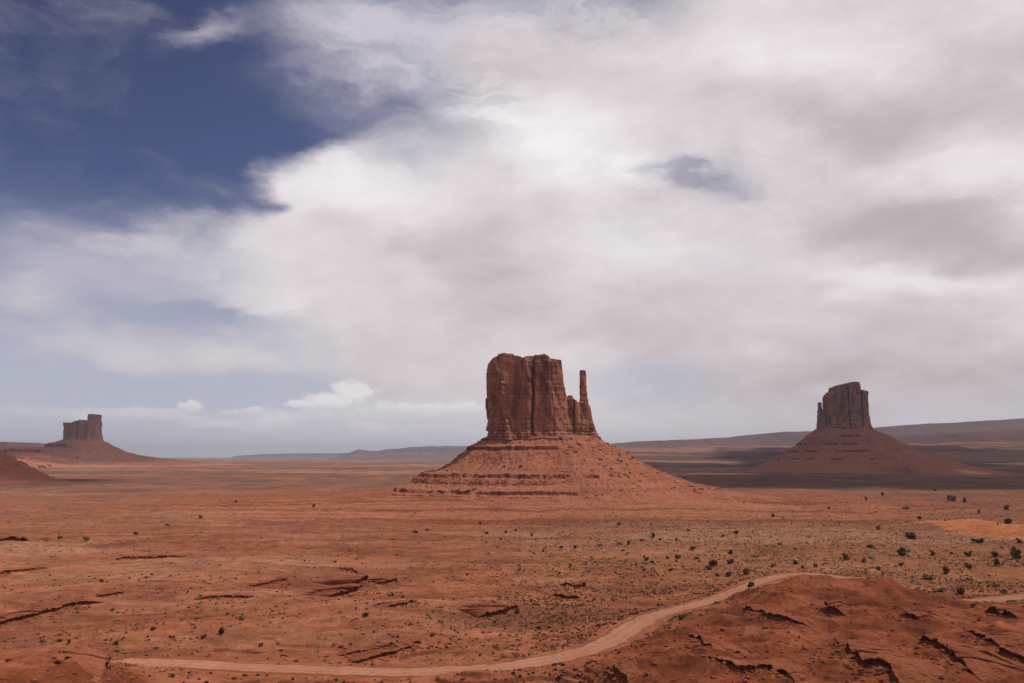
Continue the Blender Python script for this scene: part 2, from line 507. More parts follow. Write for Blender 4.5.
# control heights of the near slopes: image point and depth give a place and a height
CTRL_PIX = [(830, 573, 435), (790, 580, 415), (870, 577, 425), (890, 592, 410), (910, 600, 398), (960, 613, 375), (1024, 615, 365), (1080, 612, 365), (1180, 600, 360),
            (745, 607, 370), (700, 628, 330), (660, 648, 292), (630, 664, 268), (600, 672, 262),
            (780, 640, 300), (860, 640, 300), (960, 650, 290), (1060, 650, 290),
            (760, 676, 235), (860, 676, 235), (980, 676, 235), (1100, 676, 235), (690, 678, 238),
            (0, 657, 262), (45, 653, 262), (84, 652, 262), (-80, 658, 262), (-200, 656, 262), (60, 676, 235), (0, 677, 235), (130, 690, 240),
            (482, 669, 288)]
_cx, _cy, _cz = [], [], []
for a, b, D in CTRL_PIX:
    x_, z_ = at_depth(a, b, D)
    _cx.append(x_); _cy.append(D); _cz.append(z_)
def _c(x, y, z): _cx.append(x); _cy.append(y); _cz.append(z)
for q in range(0, len(ROAD), 7):
    _c(ROAD[q, 0], ROAD[q, 1], 0.0)
for x_ in (-600, -400, -200, -60, 60, 200, 400, 620):
    _c(x_, 620, 0.0); _c(x_, 760, 0.0)
for x_ in (-420, -280, -150, -50):
    _c(x_, 420, 0.0); _c(x_, 350, 0.0)
for x_ in (-230, -110, -40, 40, 110, 230, 360):
    _c(x_, 130, 19.0)
    _c(x_, 60, 24.0)
for x_, y_ in ((-20, 262), (-60, 262), (20, 262), (-60, 300), (-10, 300), (-90, 305), (-98, 270), (-92, 262)):
    _c(x_, y_, 2.0)
_c(-30, 215, 9.0); _c(30, 215, 10.0); _c(-70, 215, 9.0); _c(500, 430, 6.0); _c(560, 300, 16.0); _c(-360, 262, 14.0)
CX, CY, CZ = np.array(_cx), np.array(_cy), np.array(_cz)
def _phi(d2): return np.sqrt(d2 + 14.0 ** 2)
_A = _phi((CX[:, None] - CX[None]) ** 2 + (CY[:, None] - CY[None]) ** 2)
_n = len(CX)
_A = np.block([[_A - 0.4 * np.eye(_n), np.ones((_n, 1))], [np.ones((1, _n)), np.zeros((1, 1))]])
_W = np.linalg.solve(_A, np.append(CZ, 0.0))

def near_slopes(x, y):
    """heights of the slopes below the viewpoint, zero from the open floor on"""
    out_ = np.zeros(x.shape, np.float64)
    k_ = (y < 800) & (y > -200) & (np.abs(x) < 900)
    xs, ys = x[k_], y[k_]
    acc = np.full(xs.shape, _W[-1])
    for i in range(_n):
        acc += _W[i] * _phi((xs - CX[i]) ** 2 + (ys - CY[i]) ** 2)
    fade = sstep(ys, 760, 600) * sstep(np.abs(xs), 900, 620)
    out_[k_] = acc * fade
    return out_

def terrace(h, step, sharp):
    t = h / step
    i = np.floor(t); f = t - i
    f2 = np.clip((f - (1 - sharp)) / sharp, 0, 1)
    return step * (i + f2 * 0.85 + f * 0.15)

def height(x, y):
    x = np.asarray(x, np.float64); y = np.asarray(y, np.float64)
    r = np.hypot(x, y)
    # slow swells, growing with distance, then the flat floor far out
    h = near_slopes(x, y)
    near = sstep(r, 900, 300)
    und = fbm2(x / 420 + 3.1, y / 300 + 8.2, 4, 11) * 3.0 * sstep(r, 420, 800) * (1 - 0.6 * sstep(r, 2000, 5000))
    h = h + und
    h = h + fbm2(x / 2600, y / 2600, 3, 21) * 7.0 * sstep(r, 1800, 5000)
    h = h + fbm2(x / 150 + 1.7, y / 95 + 4.4, 4, 13) * 3.0 * sstep(r, 310, 430) * sstep(r, 2600, 1500) * sstep(near_slopes(x, y), 7, 3)
    # low platform round the central butte
    dx_, dy_ = (x - BX) / 1.25, (y - BY)
    ang = np.arctan2(dy_, dx_)
    rr = np.hypot(dx_, dy_) + 26 * fbm2(np.cos(ang) * 2.2 + 4, np.sin(ang) * 2.2, 3, 31)
    plat = 9.0 * sstep(rr, 560, 180) + 4 * sstep(rr, 330, 190)
    h = h + plat
    # bedding steps
    jag = fbm2(x / 60, y / 40, 4, 41)
    m1 = sstep(fbm2(x / 260 + 9, y / 190, 3, 45), -0.25, 0.35)
    hs = h + 1.1 * jag + 2.6 * fbm2(x / 170, y / 90, 3, 48)
    st = terrace(hs, 1.45, 0.035) - hs
    rd = np.ones(x.shape)
    kk = (r > 200) & (r < 900)
    if kk.any():
        d, hw = poly_dist(x[kk], y[kk], ROAD)
        rd[kk] = sstep(d, hw + 1.5, hw + 13)
    stepm = m1 * sstep(r, 120, 260) * (1 - 0.75 * sstep(r, 2200, 4200))
    platm = sstep(rr, 600, 500)
    stepm = np.maximum(stepm, platm) * (1 - 0.75 * sstep(h, 4, 9) * near)
    rough = 0.9 * jag + 0.45 * fbm2(x / 14, y / 11, 4, 51) * near
    gully = -np.abs(fbm2(x / 45 + 2, y / 55, 3, 61)) * 5.0 * sstep(h, 3, 12) * near + (2.2 * fbm2(x / 34 + 8, y / 26, 5, 63) + 0.9 * np.abs(fbm2(x / 11, y / 9, 3, 66))) * sstep(h, 3, 11) * near
    h2 = h + rd * (st * stepm * 1.0 + rough + gully)
    h = h * rd + h2 * (1 - rd) if False else h2
    if kk.any():
        lev = np.zeros(x.shape); 
        h = h * (0.06 + 0.94 * rd)
    # a low sand dune on the right
    ddx, ddy = (x - DUNE[0]) / 46.0, (y - DUNE[1]) / 150.0
    h = h + 11.0 * np.exp(-(ddx ** 2 + ddy ** 2) * 1.6)
    # the rim the viewpoint stands on
    rimn = 1.6 * fbm2(x / 9, y / 9, 3, 71)
    front = y > 0
    rim = EYE - 1.7 - np.where(front, np.maximum(r - 3.0, 0) * 1.05, np.maximum(np.abs(x) - 60 - 0.0, 0) * 0.5)
    rim = rim + rimn * sstep(r, 4, 14)
    return np.maximum(h, rim)
DUNE = (flat_hit(980, 527)[0] * 0.97, 850.0)

def hit(px, py, rmin=120.0, rmax=9000.0):
    """where the ray through an image point meets the ground"""
    px = np.atleast_1d(np.asarray(px, float)); py = np.atleast_1d(np.asarray(py, float))
    vx, vz = pix_dir(px, py)
    t = np.exp(np.linspace(math.log(rmin), math.log(rmax), 1400))
    X = vx[:, None] * t[None]; Y = np.broadcast_to(t[None], X.shape); Z = EYE + vz[:, None] * t[None]
    H = height(X.ravel(), Y.ravel()).reshape(X.shape)
    below = Z <= H
    i = np.where(below.any(1), below.argmax(1), len(t) - 1)
    k_ = np.arange(len(px))
    i0 = np.maximum(i - 1, 0)
    g0 = Z[k_, i0] - H[k_, i0]; g1 = Z[k_, i] - H[k_, i]
    f = np.clip(g0 / (g0 - g1 + 1e-9), 0, 1)
    tt = t[i0] + (t[i] - t[i0]) * f
    return np.stack([vx * tt, tt, height(vx * tt, tt)], 1)

# ------------------------------------------------------------------ ground: one polar sheet, fine where the view is long
def ground():
    a1 = np.linspace(-36, 36, 1180)
    a2 = 36 + np.cumsum(np.linspace(0.07, 9.0, 62)); a2 = a2[a2 < 176]
    ang = np.radians(np.concatenate([-a2[::-1], a1, a2]))
    r = np.concatenate([np.linspace(0.6, 60, 46), np.linspace(62, 190, 60),
                        np.linspace(191, 440, 330), 440 * np.exp(np.linspace(0.0018, math.log(2200 / 440), 430)),
                        2200 * np.exp(np.linspace(0.012, math.log(70000 / 2200), 190))])
    Rg, Ag = np.meshgrid(r, ang, indexing='ij')
    X = (Rg * np.sin(Ag)).ravel(); Y = (Rg * np.cos(Ag)).ravel()
    H = height(X, Y)
    faces = grid_faces(len(r), len(ang), True)
    verts = np.stack([X, Y, H], 1)
    # centre fan closed by one extra vertex
    # albedo by what the soil is
    rr = np.hypot(X, Y)
    def mixc(c, m, to): return c * (1 - m[:, None]) + np.array(to)[None] * m[:, None]
    c = np.tile(np.array([[0.268, 0.092, 0.047]]), (len(X), 1))
    b1 = fbm2(X / 300, Y / 170, 4, 81); b2 = fbm2(X / 90, Y / 60, 4, 85); b3 = fbm2(X / 1500, Y / 700, 4, 89)
    b4 = fbm2(X / 130 + 0.5 * b1, Y / 34 + 2 * b1, 4, 91); b5 = fbm2(X / 42, Y / 24, 4, 93)
    loc = sstep(rr, 300, 420) * sstep(rr, 2400, 1500)
    c = mixc(c, sstep(b1, 0.0, 0.6) * 0.6, (0.185, 0.066, 0.037))
    c = mixc(c, sstep(b2, 0.1, 0.7) * 0.5, (0.31, 0.128, 0.066))
    c = mixc(c, sstep(b4, 0.05, 0.5) * 0.75 * loc, (0.165, 0.058, 0.033))
    c = mixc(c, sstep(-b4, 0.2, 0.6) * 0.65 * loc, (0.34, 0.145, 0.078))
    c = mixc(c, sstep(b5, 0.15, 0.6) * 0.6 * loc, (0.185, 0.070, 0.038))
    c = mixc(c, sstep(-b5, 0.35, 0.8) * 0.4 * loc, (0.33, 0.115, 0.052))
    # dry grass on the flats right of the middle
    grass = sstep(X / np.maximum(rr, 1) + 0.10 * b1, -0.12, 0.12) * sstep(rr, 520, 640) * sstep(rr, 1500, 1100) * (0.55 + 0.45 * sstep(b2, -0.5, 0.5))
    c = mixc(c, grass * 0.55, (0.28, 0.128, 0.062))
    # near slopes: deep red
    red = sstep(near_slopes(X, Y), 3.0, 9.0) * sstep(rr, 700, 500)
    c = mixc(c, red * 0.9, (0.212, 0.060, 0.028))
    c = mixc(c, red * sstep(b5, -0.1, 0.5) * 0.65, (0.13, 0.038, 0.020)); c = mixc(c, red * sstep(-b5, 0.2, 0.6) * 0.6, (0.29, 0.10, 0.05))
    # bare platform
    dx_, dy_ = (X - BX) / 1.25, Y - BY
    pl = sstep(np.hypot(dx_, dy_) + 60 * b1, 640, 420)
    c = mixc(c, pl * 0.6, (0.285, 0.098, 0.052))
    tan_ = sstep(fbm2(X / 420 + 2, Y / 150 + 6, 4, 98), 0.12, 0.5) * sstep(rr, 480, 800) * (1 - pl)
    c = mixc(c, tan_ * 0.6, (0.33, 0.175, 0.105))
    dust = sstep(rr, 500, 1300) * (1 - 0.9 * pl)
    c = mixc(c, dust * 0.45, (0.225, 0.100, 0.064))
    rb = (BY - Y) + 0.06 * np.abs(X - BX) + 7 * fbm2(X / 200, Y / 120, 3, 96) + 3 * b2
    band = vnoise2(rb / 19.0, rb * 0 + 0.4, 95) * pl * sstep(BY - Y, 60, 160)
    c = mixc(c, sstep(band, 0.05, 0.4) * 0.7, (0.175, 0.054, 0.030)); c = mixc(c, sstep(-band, 0.1, 0.45) * 0.55, (0.36, 0.145, 0.08))
    # beyond: greyer brush with pale sand strips
    far = sstep(rr, 1300, 2600)
    c = mixc(c, far * 0.8, (0.19, 0.090, 0.060))
    strip = sstep(b3, 0.05, 0.45) * sstep(rr, 2200, 3500)
    c = mixc(c, strip * 0.75, (0.36, 0.17, 0.105))
    darks = sstep(-b3, 0.1, 0.5) * sstep(rr, 1800, 3000)
    c = mixc(c, darks * 0.7, (0.115, 0.062, 0.044))
    fs = fbm2(X / 120, Y / 260, 4, 97)
    c = mixc(c, sstep(fs, 0.0, 0.5) * 0.55 * sstep(rr, 1500, 2200), (0.10, 0.060, 0.042)); c = mixc(c, sstep(-fs, 0.15, 0.6) * 0.35 * sstep(rr, 1500, 2200), (0.32, 0.14, 0.085))
    # dune
    dd = ((X - DUNE[0]) / 46.0) ** 2 + ((Y - DUNE[1]) / 170.0) ** 2 + 0.25 * b2
    c = mixc(c, sstep(dd + 0 * b5, 0.95, 0.75), (0.44, 0.160, 0.066))
    # steep little faces take a darker colour
    Hg = H.reshape(Rg.shape)
    gx = np.gradient(Hg, axis=0) / np.gradient(Rg, axis=0)
    st = sstep(np.abs(gx).ravel(), 0.3, 0.8) * sstep(rr, 150, 220)
    c = mixc(c, st * 0.7, (0.12, 0.040, 0.025))
    me = mesh_np('ground', verts, faces, [M_GROUND], True, c)
    o = link('ground', me); o['kind'] = 'structure'
    return o
ground()

# ------------------------------------------------------------------ dirt road: a graded sheet over the ground
def road_mat():
    m, t, o = new_mat('dirt_road')
    p = t.node('ShaderNodeNewGeometry').outputs['Position']
    n = t.noise(p, 0.35, 5, 0.6); n2 = t.noise(t.mapping(p, sc=(1, .4, 1)), 0.06, 4, 0.55)
    at = t.node('ShaderNodeVertexColor', layer_name='Col').outputs[0]
    n3 = t.noise(t.mapping(p, sc=(1, 1, 1)), 0.12, 5, 0.65)
    c = t.mix(t.lin(n2, 0.3, 0.7), (0.33, 0.145, 0.085), (0.40, 0.195, 0.12))
    e = t.math('ADD', t.sep(at)[0], t.math('MULTIPLY', t.math('SUBTRACT', n3, 0.5), 1.1))
    c = t.mix(t.smooth(e, 0.35, 0.75), c, (0.25, 0.085, 0.042))
    c = t.mix(t.math('MULTIPLY', t.sep(at)[1], 0.4), c, (0.25, 0.105, 0.06))
    v = t.lin(n, 0.25, 0.75, 0.8, 1.2)
    c = t.mix(1.0, c, t.comb(v, v, v), 'MULTIPLY')
    diffuse_out(t, o, c, n, 0.3, 0.6)
    return m
M_ROAD = road_mat()
def road_sheet(name, P, lift):
    P = smooth_poly(P[::2], 5)
    tang = np.gradient(P[:, :2], axis=0); tang /= np.linalg.norm(tang, axis=1)[:, None]
    nrm = np.stack([-tang[:, 1], tang[:, 0]], 1)
    rows = []
    prof = [(-1.12, -0.9), (-1.0, -0.05), (-0.8, 0.05), (-0.5, 0.0), (-0.3, -0.06), (-0.15, 0.08), (0.0, 0.1), (0.15, 0.08), (0.3, -0.06), (0.5, 0.0), (0.8, 0.05), (1.0, -0.05), (1.12, -0.9)]
    s = np.arange(len(P))
    edge = 1 + 0.16 * vnoise2(s * 0.31, s * 0 + 3.3, 5) + 0.1 * vnoise2(s * 0.9, s * 0 + 7.3, 6)
    cz = height(P[:, 0], P[:, 1])
    cc = []
    for u_, dz_ in prof:
        e = P[:, :2] + nrm * (P[:, 2] * u_ * edge)[:, None]
        hz = np.maximum(height(e[:, 0], e[:, 1]), cz - 0.2)
        rows.append(np.column_stack([e, hz + lift + dz_]))
        cc.append(np.tile([[max(0, abs(u_) - 0.45) / 0.55, 1.0 if abs(u_) == 0.3 else 0.0, 0]], (len(P), 1)))
    V_ = np.stack(rows, 1).reshape(-1, 3)
    f = grid_faces(len(P), len(prof))
    o = link(name, mesh_np(name, V_, f, [M_ROAD], True, np.stack(cc, 1).reshape(-1, 3))); o['kind'] = 'structure'
road_sheet('dirt_road', ROAD, 0.22)
#BUTTES#

# ------------------------------------------------------------------ buttes
def surface_nets(f, lo, h):
    """surface of f<0 sampled on a grid (nx,ny,nz), origin lo, spacing h"""
    ins = f < 0
    nx, ny, nz = f.shape
    cs = (nx - 1, ny - 1, nz - 1)
    acc = np.zeros(cs + (3,), np.float32); cnt = np.zeros(cs, np.float32)
    corner = lambda A, i, j, k: A[i:nx - 1 + i, j:ny - 1 + j, k:nz - 1 + k]
    for ax in range(3):
        o = [(0, 0), (0, 1), (1, 0), (1, 1)]
        for (p, q) in o:
            a = [p, q]; a.insert(ax, 0); b = [p, q]; b.insert(ax, 1)
            fa, fb = corner(f, *a), corner(f, *b)
            m = corner(ins, *a) != corner(ins, *b)
            idx = np.nonzero(m)
            t = fa[idx] / (fa[idx] - fb[idx] + 1e-12)
            pt = np.tile(np.array(a, np.float32), (len(t), 1)); pt[:, ax] += t
            acc[idx] += pt; cnt[idx] += 1
    cells = np.nonzero(cnt)
    ids = np.full(cs, -1, np.int64); ids[cells] = np.arange(len(cells[0]))
    v = acc[cells] / cnt[cells][:, None] + np.stack(cells, 1)
    verts = v * h + np.array(lo)[None]
    quads = []
    for ax in range(3):
        A = np.moveaxis(ins, ax, 0); I = np.moveaxis(ids, ax, 0)
        a0 = A[:-1, 1:-1, 1:-1]; a1 = A[1:, 1:-1, 1:-1]
        for sgn in (True, False):
            m = np.nonzero((a0 == sgn) & (a1 != sgn))
            i, j, k = m[0], m[1] + 1, m[2] + 1
            q = np.stack([I[i, j - 1, k - 1], I[i, j, k - 1], I[i, j, k], I[i, j - 1, k]], 1)
            flip = sgn
            if ax == 1: flip = not flip
            quads.append(q if flip else q[:, ::-1])
    q = np.concatenate(quads); q = q[(q >= 0).all(1)]
    return verts, q

def axes(lo, hi, h):
    return [np.arange(lo[i], hi[i] + h, h, dtype=np.float64) for i in range(3)]

def px_line(pix, D):
    """image outline at a depth -> arrays (x, z)"""
    a = np.array(pix, float)
    return at_depth(a[:, 0], a[:, 1], D)

def cliff_mesh(name, D, top, left, right, depth_pts, seed, h, mat, zbase, clefts=(), col=9.0, cuts=None, amp=1.0, yc=None, ta=1.0):
    """a sandstone block: outline from the photograph for top and sides, real depth, columns and joints"""
    yc = D if yc is None else yc
    tx, tz = px_line(top, D); lx, lz = px_line(left, D); rx, rz = px_line(right, D)
    x0, x1 = min(lx.min(), tx.min()), max(rx.max(), tx.max())
    dpx = np.array(depth_pts, float); dX = at_depth(dpx[:, 0], 440, D)[0]; dB = dpx[:, 1]
    bm = dB.max()
    lo = (x0 - 8 * amp - 3 * h, yc - bm - 8 * amp - 3 * h, zbase); hi = (x1 + 8 * amp + 3 * h, yc + bm + 8 * amp + 3 * h, tz.max() + 8 * amp + 3 * h)
    ax, ay, az = axes(lo, hi, h)
    X2, Y2 = np.meshgrid(ax, ay, indexing='ij')
    s = amp
    XD = X2 + col * 0.9 * vnoise2(X2 / (col * 3), Y2 / (col * 3), seed + 2)
    cn = fbm2(XD / (col * 2.9) + seed, Y2 / (col * 2.9), 2, seed) * 5.0 * s + (np.abs(vnoise2(XD / (col * 1.2), Y2 / (col * 1.2), seed + 5)) - 0.3) * 3.2 * s * sstep(vnoise2(X2 / (col * 4), Y2 / (col * 4), seed + 6), -0.4, 0.3)
    crack = sstep(np.abs(vnoise2(XD / (col * 2.1) + 7, Y2 / (col * 2.1), seed + 8)), 0.08, 0.0) * 2.4 * s
    topn = 2.4 * s * ta * fbm2(X2 / (col * 1.3), Y2 / (col * 1.3), 3, seed + 11) - crack * 0.4
    XW = X2 + 1.6 * s * ta * fbm2(X2 * 0 + 3, Y2 / 11, 2, seed + 14)
    order = np.argsort(tx, kind='stable')
    T = np.interp(XW, tx, tz) + topn
    B = np.interp(X2, dX, dB)
    lo_o, hi_o = np.argsort(lz), np.argsort(rz)
    L = np.interp(az, lz[lo_o], lx[lo_o]); Rr = np.interp(az, rz[hi_o], rx[hi_o])
    f = np.empty((len(ax), len(ay), len(az)), np.float32)
    zr = (az - zbase) / (tz.max() - zbase)
    for k in range(len(az)):
        z = az[k]
        c = (L[k] + Rr[k]) / 2; a = (Rr[k] - L[k]) / 2
        bk = B * (1.06 - 0.12 * zr[k])
        q = (np.abs((X2 - c) / a) ** 5 + np.abs((Y2 - yc) / bk) ** 3.2) ** 0.25
        d = (q - 1) * np.minimum(a, bk)
        slow = vnoise2(X2 / (16 * s) + z / (70 * s), Y2 / (16 * s) - z / (90 * s), seed + 20) * 2.4 * s
        zb_ = math.floor(z / (19 * s)) * 3.7
        det = vnoise2(X2 / (6 * s) + 0.05 * z / s, Y2 / (6 * s) - 0.04 * z / s, seed + 25) * 1.2 * s + vnoise2(X2 / (15 * s) + zb_ + 0.012 * z / s, Y2 / (15 * s) + zb_, seed + 27) * 3.0 * s
        bed = 1.1 * s * float(vnoise2(np.array(z / (5.0 * s)), np.array(0.37), seed + 30)) + 1.0 * s * float(vnoise2(np.array(z / (17.0 * s)), np.array(2.37), seed + 31))
        fz = max(0.0, 0.17 - zr[k]) / 0.17
        foot = -5.0 * s * fz + (2.2 * s * float(vnoise2(np.array(z / (3.2 * s)), np.array(5.5), seed + 33)) if fz > 0 else 0.0)
        edge = sstep(np.abs((X2 - c) / a), 1.02, 0.8) * 0.85 + 0.15       # keep the outline close at the sides
        d = d + (cn + slow) * edge * (0.55 + 0.45 * sstep(zr[k], 0.02, 0.15)) + crack + det + (bed * 0.8 + foot) * (0.4 + 0.6 * edge)
        for (cpx, wid, dep, lean) in clefts:
            xc = at_depth(cpx, 440, D)[0] + lean * (z - zbase) + 1.8 * s * float(vnoise2(np.array(z / (24 * s)), np.array(cpx * 0.7), seed + 41)) + 0.8 * s * float(vnoise2(np.array(z / (7 * s)), np.array(cpx * 0.7), seed + 42))
            slot = (wid - np.abs(X2 - xc)) - np.maximum(Y2 - (yc - bk + dep), 0) * 0.6
            slot = np.minimum(slot, 6)
            d = np.where(Y2 < yc, np.maximum(d, slot), d)
        ff = np.maximum(d, z - T)
        if cuts is not None:
            ff = cuts(ff, X2, Y2, z)
        f[:, :, k] = ff
    f[:, :, 0] = np.minimum(f[:, :, 0], f[:, :, 1])
    f[0] = f[-1] = 9; f[:, 0] = f[:, -1] = 9; f[:, :, -1] = 9; f[:, :, 0] = 9
    v, q = surface_nets(f, lo, h)
    return mesh_np(name, v, q, [mat], False)

def spire_mesh(name, D, pix, depth, seed, h, mat, zbase, yc, amp=1.0):
    """a free-standing pillar; pix rows: (left px, right px, py)"""
    a = np.array(pix, float)
    xl, zz = at_depth(a[:, 0], a[:, 2], D); xr, _ = at_depth(a[:, 1], a[:, 2], D)
    o = np.argsort(zz); zz, xl, xr = zz[o], xl[o], xr[o]
    lo = (xl.min() - 3 * h - 3, yc - depth * 2 - 3, zbase); hi = (xr.max() + 3 * h + 3, yc + depth * 2 + 3, zz.max() + 4 * h)
    ax, ay, az = axes(lo, hi, h)
    X2, Y2 = np.meshgrid(ax, ay, indexing='ij')
    f = np.empty((len(ax), len(ay), len(az)), np.float32)
    s = amp
    for k, z in enumerate(az):
        l, r_ = np.interp(z, zz, xl), np.interp(z, zz, xr)
        c, w_ = (l + r_) / 2, (r_ - l) / 2
        g = (z - zz.min()) / (zz.max() - zz.min())
        b = depth * (1.7 - 0.8 * min(max(g, 0) * 1.6, 1))
        q = (np.abs((X2 - c) / w_) ** 2.6 + np.abs((Y2 - yc) / b) ** 2.6) ** (1 / 2.6)
        d = (q - 1) * min(w_, b)
        d = d + 0.9 * s * vnoise2(X2 / (4.5 * s) + z * 0.03, Y2 / (4.5 * s) + z * 0.02, seed) + 0.7 * s * float(vnoise2(np.array(z / (5 * s)), np.array(0.7), seed + 3))
        f[:, :, k] = np.maximum(d, z - zz.max() + 0.6 * s * vnoise2(X2 / 4, Y2 / 4, seed + 4))
    f[0] = f[-1] = 9; f[:, 0] = f[:, -1] = 9; f[:, :, -1] = 9; f[:, :, 0] = 9
    v, q = surface_nets(f, lo, h)
    return mesh_np(name, v, q, [mat], False)

def talus_profiles(left, right, cpx, D, a):
    lx, lz = px_line(left, D); rx, rz = px_line(right, D)
    cx = at_depth(cpx, 440, D)[0]
    return (cx - lx - a, lz), (rx - cx - a, rz)

def talus_mesh(name, cpx, D, a, b, left, right, seed, mat, dmax, nd, nth, sc=1.0, ledges=(), split=(-0.2, 0.5), drop=0.10, din=None):
    """the slope of rubble and thin beds below a cliff"""
    (dl, zl), (dr, zr) = talus_profiles(left, right, cpx, D, a)
    cx = at_depth(cpx, 440, D)[0]
    din = min(a, b) * 0.8 if din is None else din
    d = np.concatenate([[-din], np.linspace(-din * 0.4, dmax, nd)])
    # more of the circumference towards the viewpoint
    th = np.linspace(0, 2 * math.pi, nth, endpoint=False)
    th = th + 0.45 * np.cos(th)
    Dg, Tg = np.meshgrid(d, th, indexing='ij')
    ct, st = np.cos(Tg), np.sin(Tg)
    X = cx + ct * (a + Dg); Y = D + st * (b + Dg)
    jit = (4.0 * fbm2(X / (34 * sc), Y / (34 * sc), 4, seed) + 1.4 * fbm2(X / (8 * sc), Y / (8 * sc), 3, seed + 4)) * sc
    rad = fbm2(ct * 2.6 + 5, st * 2.6, 4, seed + 7) * 9 * sc * sstep(Dg, 0, 60 * sc)
    gul = -np.abs(fbm2(ct * 7.0 + 5, st * 9.0 + 0.02 * Dg / sc, 3, seed + 9)) * 2.4 * sc * sstep(Dg, 2, 30 * sc) * sstep(Dg, dmax, dmax * 0.5)
    zL = np.interp(Dg + jit + rad, dl, zl); zR = np.interp(Dg + jit * 0.7 + rad, dr, zr)
    wr = sstep(ct + 0.18 * fbm2(X / (60 * sc), Y / (60 * sc), 3, seed + 12), *split)
    Z = zL * (1 - wr) + zR * wr
    over = np.maximum(Dg - np.where(wr > 0.5, dr.max(), dl.max()), 0)
    Z = Z - over * drop + gul
    for (zs, hh, m) in ledges:
        # a bed that breaks off: level above, sheer below
        jl = 1.6 * sc * fbm2(X / (20 * sc), Y / (20 * sc), 4, seed + int(zs))
        mask = sstep(fbm2(X / (50 * sc) + 3, Y / (50 * sc), 3, seed + int(zs) + 3) + m - 1.5 * wr, -0.25, 0.25)
        zz = Z + jl
        Z = Z + mask * hh * (sstep(zz, zs - hh * 0.12, zs + hh * 0.12) * sstep(zz, zs + hh * 2.6, zs))
        Z = Z - mask * hh * 0.5 * sstep(zz, zs - 2.2 * hh, zs - 0.15 * hh) * sstep(zz, zs + hh * 0.12, zs - hh * 0.12)
    Z = Z + sc * (0.6 * fbm2(X / (6 * sc), Y / (6 * sc), 4, seed + 30) + 0.8 * np.maximum(vnoise2(X / (3.2 * sc), Y / (3.2 * sc), seed + 36) - 0.25, 0) * 3)
    v = np.stack([X.ravel(), Y.ravel(), Z.ravel()], 1)
    return mesh_np(name, v, grid_faces(len(d), nth, True)[:, ::-1], [mat], False)

def put(name, me, parent):
    """link a mesh built in world coordinates under a thing at its base"""
    o = link(name, me, parent)
    o.matrix_parent_inverse = parent.matrix_world.inverted() if False else o.matrix_parent_inverse
    o.location = -parent.location
    return o

# --- the central butte
D1 = 1500.0
base = thing('butte', 'large red sandstone butte with a thin rock thumb, sunlit in the middle of the plain', 'butte', (BX, BY, 12.0))
top1 = [(484, 372), (486.8, 372), (488.5, 366), (491, 362.5), (495, 359.5), (499.3, 357.2), (505, 355.6), (512, 356.6), (516, 359.2), (522, 360.4), (528.6, 359), (534.5, 357.8),
        (542, 358.0), (547, 358.8), (550, 361), (555, 362.0), (560.5, 363), (562.0, 376), (562.8, 386), (565.2, 394.8), (566.5, 399), (568.5, 396), (571, 395.8),
        (573, 399.5), (578, 402.5), (588, 404), (590.3, 408), (592.5, 421), (596.0, 431), (599, 436)]
cl = cliff_mesh('cliff', D1, top1,
                [(489.5, 442), (489, 433), (488.2, 420), (487, 401), (487.0, 385), (487.6, 376), (489, 340)],
                [(594.6, 442), (594.6, 434), (594.4, 428), (594, 421), (593, 408), (592, 395), (592, 340)],
                [(480, 44), (500, 52), (550, 50), (560, 40), (568, 25), (590, 15), (600, 16)], 3, 1.05, M_CLIFF, 98.0,
                clefts=[(531, 2.6, 8, 0.03), (516.5, 1.0, 4, 0.07), (553.5, 0.5, 3, -0.05), (503, 0.9, 4, 0.06), (541.5, 0.7, 4, 0.0), (573, 1.2, 6, 0.0)])
put('cliff', cl, base)
sp = spire_mesh('rock_thumb', D1, [(580.0, 585.4, 370.4), (579.0, 586.3, 373), (579.6, 586.2, 379), (579.5, 586.9, 389), (579.6, 588.4, 401), (577, 590, 410), (575, 592, 422), (572, 595, 440)],
                6.0, 17, 0.8, M_CLIFF, 98.0, D1)
put('rock_thumb', sp, base)
left1 = [(505, 434.2), (489, 434.9), (480, 440), (468, 449.2), (463.5, 452.8), (452, 463), (436, 472), (417, 475.6), (412.6, 482), (398, 486.8), (393.5, 490.2), (380, 492.6), (360, 495.2), (330, 498.5), (300, 501.5), (260, 504)]
right1 = [(582, 434.6), (597, 436.9), (612, 447), (638.5, 463), (661, 473.6), (686, 482.4), (717.5, 488.6), (728, 491), (745, 493.5), (780, 497), (830, 501)]
tl = talus_mesh('talus_slope', 540, D1, 92.0, 54.0, left1, right1, 5, M_TALUS, 400.0, 500, 1100, 1.0,
                ledges=[(84.0, 3.4, 0.9), (99.5, 2.0, 0.5), (41.5, 3.8, 0.9), (18.5, 2.8, 0.2), (13.0, 1.2, 0.2), (10.0, 1.0, 0.0)], split=(0.0, 0.55))
put('talus_slope', tl, base)
TALUS1 = tl

# --- the butte in cloud shadow on the right
D2 = 4200.0
b2x = at_depth(845, 440, D2)[0]
base2 = thing('butte', 'dark red butte in cloud shadow with a short rock thumb on its near left side', 'butte', (b2x, D2, 5.0))
cl = cliff_mesh('cliff', D2, [(822, 400), (824.5, 400), (826.5, 396), (831, 391.8), (834.6, 391.2), (835.2, 386.6), (839, 385.9), (842, 384.2), (848.7, 382.9), (855, 383.6), (856, 390.8), (864, 391.8), (866, 400), (869, 428)],
                [(825.0, 440), (825.0, 425), (825.4, 415), (825.8, 400), (826, 370)], [(868.6, 440), (868.2, 428), (866.4, 412), (864.9, 398), (864.5, 370)],
                [(820, 70), (845, 95), (870, 70)], 43, 2.6, M_CLIFF, 195.0, clefts=[(843, 4, 18, 0.0), (857, 4, 16, 0.01), (832, 3, 14, 0)], col=18.0, amp=1.7, ta=0.4)
